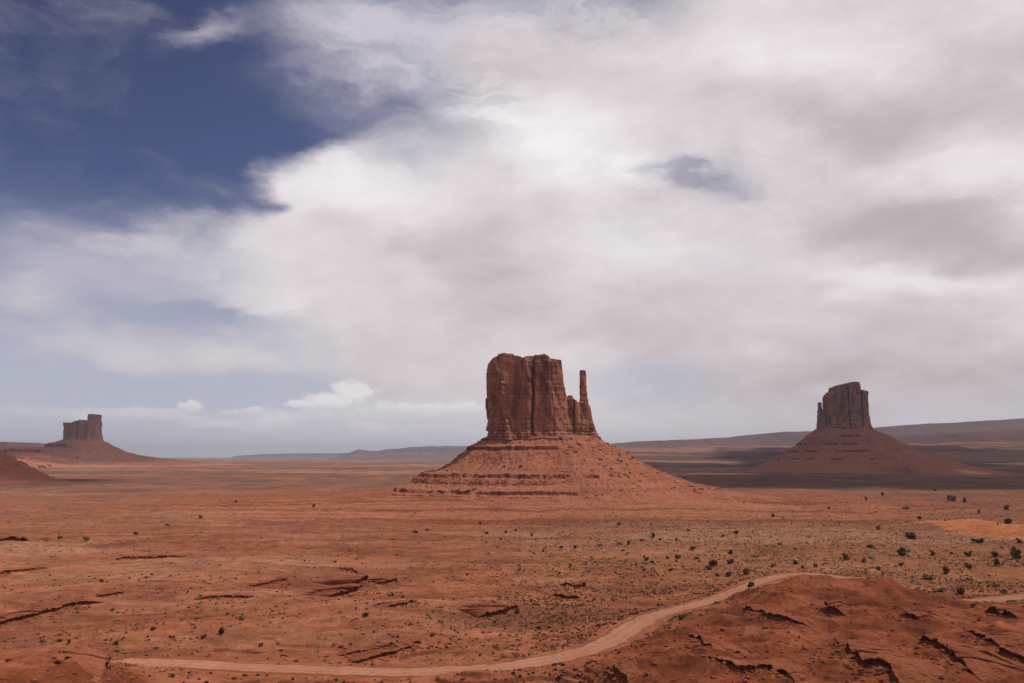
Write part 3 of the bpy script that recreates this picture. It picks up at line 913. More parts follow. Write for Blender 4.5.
put('cliff', cl, base2)
sp = spire_mesh('rock_thumb', D2, [(817.2, 820.4, 402.6), (817.0, 821, 408), (816.6, 822.6, 414), (816.2, 825, 421), (815.5, 830, 436)], 11.0, 47, 1.7, M_CLIFF, 195.0, D2 - 12, 1.6)
put('rock_thumb', sp, base2)
left2 = [(838, 425), (822, 427.5), (816, 430), (806, 437.5), (800, 444), (797, 446.5), (788.6, 452), (778, 458), (766, 464), (752, 470), (735, 477)]
right2 = [(858, 425), (869, 427.5), (877, 432), (890, 439), (902.5, 445.8), (915, 451), (928, 456.3), (945, 461.5), (962, 466.5), (990, 472), (1020, 477)]
tl = talus_mesh('talus_slope', 845, D2, 112.0, 90.0, left2, right2, 55, M_TALUS, 640.0, 320, 800, 1.6,
                ledges=[(165.0, 6, 0.1), (128, 6, 0.2), (95, 5, 0.0), (60, 5, 0.0)], split=(-0.1, 0.5))
put('talus_slope', tl, base2)
TALUS2 = tl

# --- the far butte on the left with a tall block at its right end
D3 = 7000.0
b3x = at_depth(83, 440, D3)[0]
base3 = thing('butte', 'far purplish butte with a tall square tower at the right end of its flat cap', 'butte', (b3x, D3, 15.0))
cl = cliff_mesh('cliff', D3, [(63, 424), (65.3, 424), (66.5, 422.6), (76, 423.2), (82, 421.2), (85, 420), (87.5, 422.8), (91.0, 421.8), (92.2, 415), (95, 414.2), (99.2, 414.6), (100.2, 424), (102, 440)],
                [(66, 450), (66.6, 440), (66.3, 424), (66.3, 405)], [(100.5, 450), (100.2, 440), (99.3, 428), (98.9, 405)],
                [(60, 80), (80, 105), (105, 85)], 63, 4.2, M_CLIFF, 180.0, clefts=[(74, 6, 26, 0), (90.6, 6, 26, 0), (82, 5, 22, 0)], col=22.0, amp=1.8, ta=0.35)
put('cliff', cl, base3)
left3 = [(78, 437), (65, 439), (57, 442.5), (49, 444.6), (47.5, 447.6), (30, 448.6), (5, 449.6), (-20, 452), (-50, 457), (-90, 462), (-130, 466)]
right3 = [(90, 437), (101, 439.6), (109, 444.4), (119, 450), (132, 455), (143, 456.6), (155, 458.2), (180, 461), (215, 464)]
tl = talus_mesh('talus_slope', 83, D3, 142.0, 105.0, left3, right3, 75, M_TALUS, 1900.0, 240, 640, 4.0,
                ledges=[(150.0, 12, 0.2), (110, 14, 0.4), (62, 12, 0.4)], split=(-0.1, 0.5), drop=0.05)
put('talus_slope', tl, base3)

# --- the foot of a nearer butte, cut off by the left edge of the photograph
D4 = 2500.0
b4x = at_depth(-60, 440, D4)[0]
base4 = thing('butte', 'orange rubble foot of a nearer butte cut off at the left edge', 'butte', (b4x, D4, 5.0))
cl = cliff_mesh('cliff', D4, [(-98, 410), (-96, 385), (-80, 380), (-40, 381), (-25, 386), (-23, 410)],
                [(-98, 440), (-97, 400), (-96, 370)], [(-21, 440), (-23, 400), (-24, 370)], [(-100, 60), (-60, 80), (-20, 60)], 83, 2.6, M_CLIFF, 95.0, col=16.0, amp=1.8)
put('cliff', cl, base4)
left4 = [(-85, 430), (-97, 434), (-120, 447), (-150, 462), (-175, 472), (-230, 480)]
right4 = [(-35, 430), (-26, 434), (-15, 445), (-6, 452.8), (1, 455.6), (6, 460.5), (13, 462.5), (17, 467.5), (27, 471.5), (36, 477.5), (46, 481), (80, 488)]
tl = talus_mesh('talus_slope', -60, D4, 104.0, 84.0, left4, right4, 85, M_TALUS, 330.0, 200, 640, 1.7, ledges=[(110, 4, 0.2), (80.0, 5, 0.3)], split=(-0.6, 0.0))
put('talus_slope', tl, base4)

# ------------------------------------------------------------------ long mesas on the horizon
M_MESA = rock_material('mesa_rock_shaded', (0.115, 0.055, 0.046), (0.095, 0.047, 0.04), (0.14, 0.072, 0.06), 0.02, 0.0008)  # rock colours darkened to stand in for cloud shadow on the mesas
def mesa(name, label, pix, D, back, seed, mat, cliff_frac=0.35, front=0.9, sc=1.0, n=520):
    a = np.array(pix, float)
    x_, z_ = at_depth(a[:, 0], a[:, 1], D)
    xs = np.linspace(x_.min(), x_.max(), n)
    hz = np.interp(xs, x_, z_)
    hz = hz + 6 * sc * fbm2(xs / (160 * sc), xs * 0 + seed, 4, seed) * sstep(hz, 20, 80 * sc)
    hz = np.maximum(hz, 2)
    off = 90 * sc * fbm2(xs / (420 * sc), xs * 0 + 2.2, 5, seed + 3)
    rows = []
    prof = [(-5.0 * front, -0.02), (-3.6 * front, 0.10), (-2.4 * front, 0.30), (-1.3 * front, 0.55), (-0.5 * front, 1 - cliff_frac * 1.1), (-0.3, 1 - cliff_frac), (-0.2, 1 - cliff_frac * 0.4), (-0.05, 1.0), (back * 0.5, 1.0), (back, 0.9), (back + 1.0, -0.02)]
    for i_, (o_, f_) in enumerate(prof):
        gul = 1 + 0.07 * fbm2(xs / (120 * sc), xs * 0 + i_ * 0.15, 3, seed + 6) * (0.2 < f_ < 0.99)
        rows.append(np.stack([xs, D + 1.0 * off + hz * 2.6 * o_ * gul * (1.0 if o_ < 0 else 1.0), hz * f_ - (4 if f_ < 0 else 0)], 1))
    v = np.stack(rows, 0).reshape(-1, 3)
    o = link(name, mesh_np(name, v, grid_faces(len(prof), n), [mat], False))
    return tag(o, label, 'mesa')
mesa('mesa', 'long pale purple mesa along the horizon rising to the right', [(600, 445), (612, 443), (640, 441.6), (672, 439.8), (700, 439), (732, 437.3), (765, 436.2), (773, 433), (800, 431.4), (835, 430.5), (880, 427.4), (905, 425.6), (934, 423.2),
      (980, 421.2), (1024, 418.4), (1060, 417), (1200, 416), (1350, 424)], 15000.0, 5.0, 101, M_MESA, 0.12, 0.9, 3.0)
mesa('mesa', 'darker low mesa in front of the long purple mesa behind the shaded butte', [(850, 446), (870, 441.5), (905, 438), (935, 434.6), (970, 432.8), (1000, 431.0), (1024, 430), (1100, 430), (1250, 436)], 10000.0, 5.0, 111, M_MESA, 0.12, 1.3, 2.0)
def bench_mat():
    m, t, o = new_mat('bench_soil')
    p = t.node('ShaderNodeNewGeometry').outputs['Position']
    a = t.noise(t.mapping(p, sc=(0.0004, 0.0016, 0.012)), 1.0, 6, 0.6, 0.4); b = t.noise(t.mapping(p, sc=(0.004, 0.008, 0.02)), 1.0, 5, 0.65)
    c = t.mix(t.smooth(a, 0.4, 0.6), (0.115, 0.062, 0.046), (0.29, 0.14, 0.095))
    c = t.mix(t.smooth(b, 0.5, 0.68, 0.0, 0.55), c, (0.10, 0.058, 0.043))
    diffuse_out(t, o, c)
    return m
M_BENCH = bench_mat()
mesa('mesa', 'lowest pinkish bench of ground at the foot of the mesas on the right', [(540, 454), (580, 450.5), (620, 448), (680, 446.8), (740, 446), (800, 445.6), (900, 444), (960, 443), (1024, 441.8), (1100, 441), (1300, 441)], 8000.0, 8.0, 151, M_BENCH, 0.08, 1.6, 2.0)
mesa('mesa', 'faint blue flat mesa on the horizon just left of the central butte', [(340, 455), (352, 452), (358, 449.6), (364, 450.6), (375, 450.6), (395, 448.6), (410, 447.2), (430, 446.4), (470, 445.8), (500, 445.6), (560, 446), (600, 449)], 24000.0, 3.0, 121, M_MESA, 0.4, 0.8, 3.0)
mesa('mesa', 'faintest low mesa line far out on the left horizon', [(235, 456), (262, 454.0), (290, 453.4), (320, 453.2), (350, 453.4), (380, 455)], 34000.0, 3.0, 131, M_MESA, 0.4, 0.8, 3.0, 200)
mesa('mesa', 'small dark mesa end peeking in at the far left edge', [(-80, 446), (-60, 441.5), (-20, 441.6), (3, 442.0), (7, 443.2), (9.0, 446.5), (10, 452)], 9000.0, 2.0, 141, M_MESA, 0.7, 0.5, 1.5, 200)

# ------------------------------------------------------------------ air
def haze():
    m = bpy.data.materials.new('haze'); m.use_nodes = True
    t = NT(m.node_tree); t.n.clear()
    o = t.node('ShaderNodeOutputMaterial')
    v = t.node('ShaderNodeVolumePrincipled')
    v.inputs['Color'].default_value = (0.80, 0.84, 0.97, 1)
    v.inputs['Density'].default_value = 2.3e-5
    v.inputs['Anisotropy'].default_value = 0.2
    t.l.new(v.outputs[0], o.inputs['Volume'])
    s, b_, tp = 72000.0, -40.0, 900.0
    vv = [(x, y, z) for z in (b_, tp) for y in (-s, s) for x in (-s, s)]
    ff = [(0, 2, 3, 1), (4, 5, 7, 6), (0, 1, 5, 4), (2, 6, 7, 3), (0, 4, 6, 2), (1, 3, 7, 5)]
    o_ = link('haze', mesh_np('haze', np.array(vv), np.array(ff), [m])); o_['kind'] = 'stuff'
haze()

# ------------------------------------------------------------------ unseen clouds placed high so that their shadows fall on the desert
def cloud_mat(name, thin):
    m, t, o = new_mat(name)
    b = t.node('ShaderNodeBsdfDiffuse'); b.inputs['Color'].default_value = (0.85, 0.85, 0.87, 1)
    tr = t.node('ShaderNodeBsdfTranslucent'); tr.inputs['Color'].default_value = (0.85, 0.85, 0.87, 1)
    mx = t.node('ShaderNodeMixShader'); mx.inputs[0].default_value = 0.5
    t.l.new(b.outputs[0], mx.inputs[1]); t.l.new(tr.outputs[0], mx.inputs[2])
    last = mx.outputs[0]
    if thin > 0:
        tp = t.node('ShaderNodeBsdfTransparent')
        m2 = t.node('ShaderNodeMixShader'); m2.inputs[0].default_value = thin
        t.l.new(last, m2.inputs[1]); t.l.new(tp.outputs[0], m2.inputs[2]); last = m2.outputs[0]
    t.l.new(last, o.inputs[0])
    return m
ALT = 4500.0
def cloud(label, spots, mat, seed):
    """lumps whose shadows fall on the given ground spots (x, y, rx, ry)"""
    rng = np.random.default_rng(seed)
    sx, sy = SUNV.x / SUNV.z * ALT, SUNV.y / SUNV.z * ALT
    vs_, fs_, n0 = [], [], 0
    nu, nv = 40, 22
    th = np.linspace(0, 2 * math.pi, nu, endpoint=False); ph = np.linspace(0.02, math.pi - 0.02, nv)
    P, T_ = np.meshgrid(ph, th, indexing='ij')
    for (gx, gy, rx, ry) in spots:
        for k_ in range(3):
            ox, oy = rng.uniform(-0.35, 0.35, 2)
            sc_ = rng.uniform(0.7, 1.0)
            x = np.sin(P) * np.cos(T_); y = np.sin(P) * np.sin(T_); z = np.cos(P)
            bump = 1 + 0.22 * vnoise3(x * 2.3 + seed + k_ * 5 + 40, y * 2.3 + 40, z * 2.3 + 40, seed) + 0.12 * vnoise3(x * 5 + 40, y * 5 + 50 + k_, z * 5 + 40, seed + 2)
            z = np.where(z < 0, z * 0.3, z)
            v = np.stack([gx + sx + (x * bump * sc_ + ox) * rx, gy + sy + (y * bump * sc_ + oy) * ry, ALT + z * bump * sc_ * 0.5 * min(rx, ry)], -1).reshape(-1, 3)
            vs_.append(v); fs_.append(grid_faces(nv, nu, True) + n0); n0 += len(v)
    o = link('cloud', mesh_np('cloud', np.concatenate(vs_), np.concatenate(fs_), [mat], True)); o['kind'] = 'stuff'
    o['label'] = label; o['category'] = 'cloud'
M_CLOUD = cloud_mat('cloud', 0.0)
M_ADDED_THIN = cloud_mat('added_thin_cloud', 0.88)
cloud('grey cumulus whose shadow lies over the right butte', [(1250, 3100, 720, 620), (1900, 2700, 700, 560), (1450, 4250, 620, 520), (2500, 3400, 900, 800), (820, 3000, 340, 420), (2300, 4300, 800, 600), (820, 2330, 400, 270), (1450, 2250, 480, 330), (2100, 2200, 500, 350), (2100, 5500, 900, 700), (900, 5100, 650, 800), (600, 3900, 260, 450), (2900, 6600, 1200, 800), (560, 2150, 200, 120), (1050, 2020, 180, 90), (1300, 1960, 160, 70)], M_CLOUD, 5)
cloud('added unseen thin cloud that shades the near slopes', [(380, 300, 110, 130), (330, 190, 150, 80)], M_ADDED_THIN, 9)  # unseen cloud added to darken the right part of the near slopes
cloud('added thin cloud out of view, dimming the far left butte', [(-3400, 7000, 900, 900), (-3900, 6400, 900, 700)], cloud_mat('added_veil_cloud', 0.76), 17)  # added above the frame to tone down the far left butte
cloud('added unseen thin cloud that darkens the slope at the left edge', [(-1420, 2480, 420, 380), (-1750, 2600, 500, 400)], M_ADDED_THIN, 19)  # added out of view to take brightness off the left-edge slope

# ------------------------------------------------------------------ rock ledges breaking out of the desert floor
FEET = []
def ledge(label, pix, hpx, seed, width=3.0, face=None):
    P = hit([p[0] for p in pix], [p[1] for p in pix])
    seg = np.r_[0, np.cumsum(np.hypot(*np.diff(P[:, :2], axis=0).T))]
    n = max(int(seg[-1] / 0.45), 14)
    s = np.linspace(0, seg[-1], n)
    x = np.interp(s, seg, P[:, 0]); y = np.interp(s, seg, P[:, 1])
    D = y.mean(); hm = hpx * D / F * 1.15
    x = x + 0.5 * hm * fbm2(s / (3.5 * hm), s * 0 + seed, 4, seed); y = y + 1.0 * hm * fbm2(s / (3.5 * hm), s * 0 + seed + 5.5, 4, seed + 1)
    tx, ty = np.gradient(x), np.gradient(y)
    k_ = max(4, int(2.2 * hm / 0.45)) ; k_ = min(k_ * 2, n // 2); ker = np.hanning(2 * k_ + 3)[1:-1]; ker /= ker.sum()
    tx = np.convolve(np.pad(tx, k_, 'edge'), ker, 'valid'); ty = np.convolve(np.pad(ty, k_, 'edge'), ker, 'valid')
    L = np.hypot(tx, ty) + 1e-9; nx, ny = ty / L, -tx / L
    flip = (nx * -x + ny * -y).mean() < 0 if face is None else (nx * face[0] + ny * face[1]).mean() < 0
    if flip: nx, ny = -nx, -ny
    endf = sstep(s, 0, 0.14 * seg[-1]) * sstep(seg[-1] - s, 0, 0.14 * seg[-1])
    blocks = np.floor(s / (hm * 1.3) + 0.6 * vnoise2(s / hm, s * 0, seed + 9))
    bl = _hash(blocks, blocks * 0 + seed, seed=3)
    h = hm * (0.12 + endf * (0.62 + 0.5 * bl + 0.25 * vnoise2(s / (0.9 * hm), s * 0 + 2.2, seed + 4)))
    FEET.append(np.stack([x + nx * h, y + ny * h, nx, ny, h], 1)[n // 8: -max(n // 8, 1)])
    base = height(x, y)
    prof = [(-6.5, -0.2), (-5.0, 0.08), (-3.6, 0.30), (-2.3, 0.55), (-1.1, 0.74), (0.25, 0.86), (0.75, 0.84), (0.80, 0.70), (0.35, 0.66), (0.12, 0.60), (0.02, 0.42),
            (0.12, 0.36), (0.25, 0.30), (0.15, 0.14), (0.3, 0.05), (0.5, -0.06), (1.1, -0.4)]
    rows = []
    for i, (o_, f_) in enumerate(prof):
        j1 = 0.16 * h * (1 if o_ > -0.5 else 0.4) * fbm2(s / (0.6 * hm), s * 0 + i * 0.7, 3, seed + 20); j2 = 0.07 * h * fbm2(s / (0.5 * hm), s * 0 + i * 0.9, 3, seed + 23)
        od = o_ * h * (width / 3.0 if o_ < -0.5 else 1.0) + j1
        X = x + nx * od; Y = y + ny * od
        b_ = base if o_ > -0.8 else height(X, Y)
        Z = b_ + f_ * h + (j2 if -3 < o_ < 0.7 else 0)
        if i in (0, len(prof) - 1): Z = height(X, Y) - (0.12 if i == 0 else 0.45) * h - 0.05
        rows.append(np.stack([X, Y, Z], 1))
    v = np.stack(rows, 0)
    c0 = np.array([x.mean(), y.mean(), base.mean()])
    v = (v - c0).reshape(-1, 3)
    f = grid_faces(len(prof), n)
    if flip: f = f[:, ::-1]
    o = link('rock_ledge', mesh_np('rock_ledge', v, f, [M_LEDGE], False), loc=c0)
    tag(o, label, 'rock ledge')
LEDGES = [
    ('long low dark ledge running up from the left edge below a pale sand strip', [(-12, 623), (6, 623), (20, 620), (35, 616), (48, 612), (62, 608), (80, 604), (104, 601)], 4.2),
    ('short dark ledge at the left edge in front of the far plain', [(-10, 540), (6, 540), (18, 540), (29, 541)], 4.0),
    ('thin ledge running off the left edge below the shortest dark ledge', [(-10, 574), (10, 572), (30, 570), (50, 568)], 2.0),
    ('dark blocky rock ledge with a tall right end, between the road and the central butte', [(326, 597), (338, 596), (348, 593), (356, 590), (364, 587)], 5.5),
    ('squat dark outcrop standing on the tall end of the blocky ledge', [(350, 586), (357, 583), (366, 581)], 7.5),
    ('short slanting dark ledge above the middle of the road', [(477, 618), (488, 616), (500, 613), (512, 609), (520, 608)], 6.0),
    ('long broken ledge just above the road left of its mound', [(348, 663), (365, 660), (380, 657), (395, 653), (408, 648), (422, 642)], 3.4),
    ('thinner broken ledge just behind the long one above the road', [(336, 656), (355, 653), (375, 650), (402, 644)], 2.2),
    ('small dark ledge right of and below the squat outcrop', [(386, 608), (396, 606), (406, 604), (417, 601)], 3.4),
    ('thin slanting ledge behind the squat outcrop', [(338, 567), (348, 570), (360, 574)], 2.2),
    ('small shaded ledge beside a pale grassy patch', [(376, 584), (386, 583), (397, 580)], 3.6),
    ('upper one of two short flat ledges above the road turnout', [(562, 586), (574, 587), (587, 587)], 3.2),
    ('lower one of two short flat ledges above the road turnout', [(552, 596), (565, 597), (580, 598)], 3.2),
    ('thin ledge on the left flat above the long dark ledge', [(95, 597), (110, 595), (125, 593)], 2.2),
    ('thin dark ledge far left of the blocky ledge', [(195, 600), (215, 598), (240, 598), (256, 597)], 2.6),
    ('narrow ledge left of the blocky ledge', [(250, 587), (270, 583), (290, 579)], 2.2),
    ('faint long ledge across the left flat', [(115, 560), (140, 558), (165, 557), (186, 556)], 2.0),
    ('upper left ledge crossing the dark red slope below the car', [(740, 609), (752, 611), (768, 615), (785, 620), (797, 623), (812, 627)], 3.4),
    ('stepped dark ledge down the left side of the dark red slope', [(688, 635), (697, 639), (705, 644), (713, 650)], 4.5),
    ('long dark ledge below the stepped one on the dark red slope', [(706, 656), (718, 661), (735, 668), (752, 670), (772, 671), (795, 681)], 5.0),
    ('ledge at the bottom edge of the picture below the road bend', [(609, 665), (618, 671), (628, 680), (634, 686)], 2.4),
    ('longest dark ledge winding down the middle of the dark red slope', [(836, 641), (848, 645), (856, 653), (862, 662), (876, 666), (893, 668), (902, 677), (908, 686)], 6.0),
    ('thick dark ledge winding down the right side of the dark red slope', [(918, 639), (930, 643), (943, 647), (954, 653), (963, 661), (972, 668), (980, 680)], 7.0),
    ('dark broken rock shelf near the right edge below the pale road', [(986, 612), (996, 614), (1006, 615), (1017, 618)], 6.5),
    ('small dark ledge high in the middle of the dark red slope', [(828, 607), (836, 611), (847, 616)], 5.0),
    ('small dark ledge right of the middle of the dark red slope', [(904, 613), (912, 617), (920, 620)], 5.0),
    ('small ledge right of the thick winding ledge', [(966, 632), (976, 634), (988, 640), (1002, 648)], 4.0),
    ('ledge at the lower right corner', [(1000, 652), (1012, 656), (1030, 664)], 4.5),
    ('dark rocky end of the low bluff in the lower left corner', [(101, 656), (103, 662), (101, 671), (95, 682)], 6.0, (1.0, -0.2)),
    ('small dark ledge on top of the low bluff in the lower left corner', [(52, 664), (60, 663), (70, 661)], 3.5),
]
for i_, a_ in enumerate(LEDGES):
    ledge(a_[0], a_[1], a_[2], 200 + i_ * 7, 3.0, a_[3] if len(a_) > 3 else None)

# ------------------------------------------------------------------ shrubs
def leaf_mat(name, a, b):
    m, t, o = new_mat(name)
    oi = t.node('ShaderNodeObjectInfo').outputs['Random']
    p = t.node('ShaderNodeNewGeometry').outputs['Position']
    n = t.noise(p, 1.3, 3, 0.6)
    c = t.mix(t.smooth(n, 0.35, 0.65), a, b)
    v = t.lin(oi, 0, 1, 0.75, 1.3)
    diffuse_out(t, o, t.mix(1.0, c, t.comb(v, v, t.math('MULTIPLY', v, 0.9)), 'MULTIPLY'))
    return m
M_LEAF = leaf_mat('juniper_leaves', (0.048, 0.040, 0.022), (0.090, 0.072, 0.040))
M_SAGE = leaf_mat('sage_leaves', (0.115, 0.088, 0.055), (0.18, 0.135, 0.088))
M_WOOD = leaf_mat('shrub_wood', (0.10, 0.065, 0.045), (0.15, 0.10, 0.07))

def shrub_meshes(seed, mat, nleaf=260, tall=0.75):
    """a bush of unit width: leaf sprays in uneven clumps, and its stems"""
    rng = np.random.default_rng(seed)
    cl_ = []
    for k_ in range(rng.integers(5, 8)):
        a_ = rng.uniform(0, 2 * math.pi); r_ = rng.uniform(0.05, 0.34)
        cl_.append((r_ * math.cos(a_), r_ * math.sin(a_), rng.uniform(0.22, 0.9) * tall * 0.7, rng.uniform(0.14, 0.26)))
    V_, F_ = [], []
    for q in range(nleaf):
        c = cl_[rng.integers(len(cl_))]
        d = rng.normal(size=3); d /= np.linalg.norm(d)
        p = np.array(c[:3]) + d * c[3] * rng.uniform(0.45, 1.08) * np.array([1, 1, 0.85])
        p[2] = max(p[2], 0.02)
        u_ = rng.normal(size=3); u_ /= np.linalg.norm(u_); w_ = np.cross(u_, d); w_ /= np.linalg.norm(w_) + 1e-6
        sz = rng.uniform(0.045, 0.095)
        b_ = len(V_) * 1
        n0 = len(V_)
        V_ += [p - u_ * sz, p + w_ * sz * 0.6, p + u_ * sz, p - w_ * sz * 0.6]
        F_.append((n0, n0 + 1, n0 + 2, n0 + 3))
    leaf = mesh_np('foliage', np.array(V_), np.array(F_), [mat])
    V2, F2 = [], []
    for c in cl_:
        a_ = np.array([c[0] * 0.15, c[1] * 0.15, -0.06]); b_ = np.array(c[:3])
        n0 = len(V2)
        for (q, rad) in ((a_, 0.028), (a_ * 0.5 + b_ * 0.5 + np.array([0, 0, 0.03]), 0.02), (b_, 0.008)):
            for t_ in range(5):
                V2.append(q + rad * np.array([math.cos(t_ * 1.2566), math.sin(t_ * 1.2566), 0]))
        for lv in range(2):
            for t_ in range(5):
                F2.append((n0 + lv * 5 + t_, n0 + lv * 5 + (t_ + 1) % 5, n0 + lv * 5 + 5 + (t_ + 1) % 5, n0 + lv * 5 + 5 + t_))
    stem = mesh_np('stems', np.array(V2), np.array(F2), [M_WOOD])
    return leaf, stem
GREEN = [shrub_meshes(300 + k_, M_LEAF, 300, t_) for k_, t_ in enumerate((0.8, 0.7, 0.95, 0.75, 0.62))]
SAGE = [shrub_meshes(330 + k_, M_SAGE, 220, t_) for k_, t_ in enumerate((0.62, 0.55, 0.7))]

BIG = [  # image x, image y of the base, width in pixels, label
    (713, 566, 13, 'broadest dark juniper of the thicket above the road left of the car'), (708, 570, 8, 'lower left juniper of the thicket above the road left of the car'),
    (693, 550, 7, 'tall narrow juniper up the slope from the dark thicket'), (731.5, 554.5, 9, 'round juniper up and right of the dark thicket'),
    (697, 559, 7, 'round juniper up and left of the dark thicket'), (729, 576, 7.5, 'right one of two low bushes below the dark thicket'), (717, 576, 7, 'left one of two low bushes below the dark thicket'),
    (746.5, 575, 9, 'dark bush on the verge just above the car'), (672, 570.5, 7, 'upright bush left of the dark thicket and level with it'),
    (912, 539, 13, 'wide green bush at the left foot of the orange dune'), (1009, 524, 13, 'wide dark bush right of the orange dune crest'),
    (845.5, 559, 9, 'round bush on open sand uphill of the road left of the right thickets'), (903, 556, 13, 'broad dark bush standing just above a narrow one'), (902, 566, 7.5, 'narrow dark bush just below the broad one'),
    (816, 567, 8, 'upright dark bush uphill of the road end right of the car'), (803, 568, 5.5, 'small bush just left of the upright one'), (795.5, 564, 7, 'middle sized bush above the road end'),
    (946, 574, 13, 'tallest dark bush, below the orange dune'), (969, 557, 10, 'round bush between the tallest bush and the dune'), (969, 568, 9, 'loose bush right of the tallest bush'),
    (996, 557, 9, 'upper one of two stacked bushes near the right edge'), (997.5, 565, 12, 'lower broader one of two stacked bushes near the right edge'), (1015.5, 559, 14, 'wide leaning bush at the right edge'),
    (978, 543, 11, 'flat low bush along the lower side of the dune'), (960.5, 594, 13, 'low wide dark bush right above the pale road at the right'), (920, 519.5, 8, 'dark bush uphill left of the dune'),
    (1007.6, 509.5, 8, 'far dark bush uphill of the dune near the right edge'), (951, 501, 8, 'flat dark bush far uphill of the dune at the shadow edge'),
]
SAGES = [(994, 587, 11, 'grey green bush above the pale road near the right edge'), (1004, 594, 8, 'paler grey bush just above the pale road at the right edge'),
         (939, 592, 10, 'brownish grey bush left of the low wide dark bush'), (928, 580, 10, 'brownish bush left of and below the tallest bush')]
SMALL = [(619, 525, 5), (531, 536, 5), (688, 531, 5), (722.5, 537, 5), (737, 534, 6), (653, 537, 5.5), (641, 541, 5), (659.5, 540, 4), (676, 541, 5), (619.5, 545, 6), (629, 544.5, 5),
         (599.5, 546.5, 6.5), (575, 548, 5), (561, 548, 5), (543, 552, 4), (535, 554, 4), (678, 558.5, 6.5), (652.5, 563, 6.5), (646, 561, 7), (667, 559, 6), (731, 564, 7), (623, 551, 3.5),
         (586, 565, 4.5), (559.5, 574, 4), (658, 606, 5), (682, 620, 6), (632.5, 583, 4.5), (878, 529.5, 6), (870.5, 547, 7), (932, 555, 6), (864, 562, 5.5), (773.5, 567, 5), (780.5, 545, 5),
         (795.5, 550, 4.5), (1019, 543, 7), (879, 570, 5), (974, 607, 5), (952, 554, 5), (883, 495.5, 5), (906, 509, 6), (866, 500, 4), (773, 517, 4), (829, 509, 4), (935.5, 491, 4), (965, 502, 6),
         (978.5, 513, 5.5), (486.5, 534, 5), (505.4, 533, 5), (501, 540, 5), (516, 531, 4), (415, 533, 5), (427.7, 531, 4), (392, 540, 4), (480, 524, 4), (736, 533, 5), (773, 517, 4)]
LEFTS = [(135, 535, 7), (87, 541, 7), (152.5, 630, 6), (116, 645, 7.5), (69, 644, 5.5), (171, 638, 5.5), (241, 620, 7), (227, 615, 5), (221, 634, 9), (204, 638, 6), (60, 539, 5), (122.5, 678, 4.5),
         (112, 611, 4), (200, 518, 5), (314, 507, 4), (236, 502, 4), (167, 526, 4.5), (365, 617, 8), (373.5, 633, 5), (261, 647, 5), (282, 651, 4), (278, 665, 4), (398, 637.5, 5), (392, 646, 6), (433, 636, 5)]
shrubno = [0]
def shrub(px, py, wpx, label, group=None, fam=GREEN, pos=None):
    P = hit(px, py)[0] if pos is None else pos
    D = math.hypot(P[0], P[1]); wd = wpx * D / F * 1.12
    k_ = shrubno[0]; shrubno[0] += 1
    leaf, stem = fam[k_ % len(fam)]
    t_ = thing('shrub', label, 'shrub', (P[0], P[1], P[2] - 0.04 * wd), rz=(k_ * 2.399) % 6.283, group=group)
    sx = 1 + 0.22 * math.sin(k_ * 1.7)
    t_.scale = (wd * sx, wd * sx, wd * (0.95 + 0.2 * math.sin(k_ * 2.9)))
    for nm, me in (('foliage', leaf), ('stems', stem)):
        link(nm, me, t_)
for a in BIG: shrub(a[0], a[1], a[2] * 0.86, a[3])
for a in SAGES: shrub(*a, fam=SAGE)
for (a, b_, c_) in SMALL:
    shrub(a, b_, c_, 'small dark shrub dotting the grassy flat between the road and the central butte', 'dark shrubs on the grassy flat', SAGE if shrubno[0] % 6 == 5 else GREEN)
for (a, b_, c_) in LEFTS:
    shrub(a, b_, c_, 'small dark shrub on the bare red ground left of the road', 'dark shrubs on the bare red ground', SAGE if shrubno[0] % 5 == 4 else GREEN)
rng = np.random.default_rng(12)
cnt = 0
while cnt < 175:
    ang_ = math.radians(rng.uniform(-33, 34)); r_ = math.exp(rng.uniform(math.log(400), math.log(1350)))
    x_, y_ = r_ * math.sin(ang_), r_ * math.cos(ang_)
    right = ang_ > -0.03
    if rng.random() > (0.9 if right else 0.42): continue
    if vnoise2(np.array(x_ / 90), np.array(y_ / 70), 401) < (0.0 if right else 0.1): continue
    if near_slopes(np.array([x_]), np.array([y_]))[0] > 6: continue
    d_ = poly_dist(np.array([x_]), np.array([y_]), ROAD)[0][0]
    if d_ < 14: continue
    pos = (x_, y_, float(height(np.array([x_]), np.array([y_]))[0]))
    wpx = rng.uniform(1.2, 3.2) * F / r_
    if right: shrub(0, 0, wpx, 'small dark shrub dotting the grassy flat between the road and the central butte', 'dark shrubs on the grassy flat', SAGE if rng.random() < 0.4 else GREEN, pos)
    else: shrub(0, 0, wpx, 'small dark shrub on the bare red ground left of the road', 'dark shrubs on the bare red ground', SAGE if rng.random() < 0.4 else GREEN, pos)
    cnt += 1

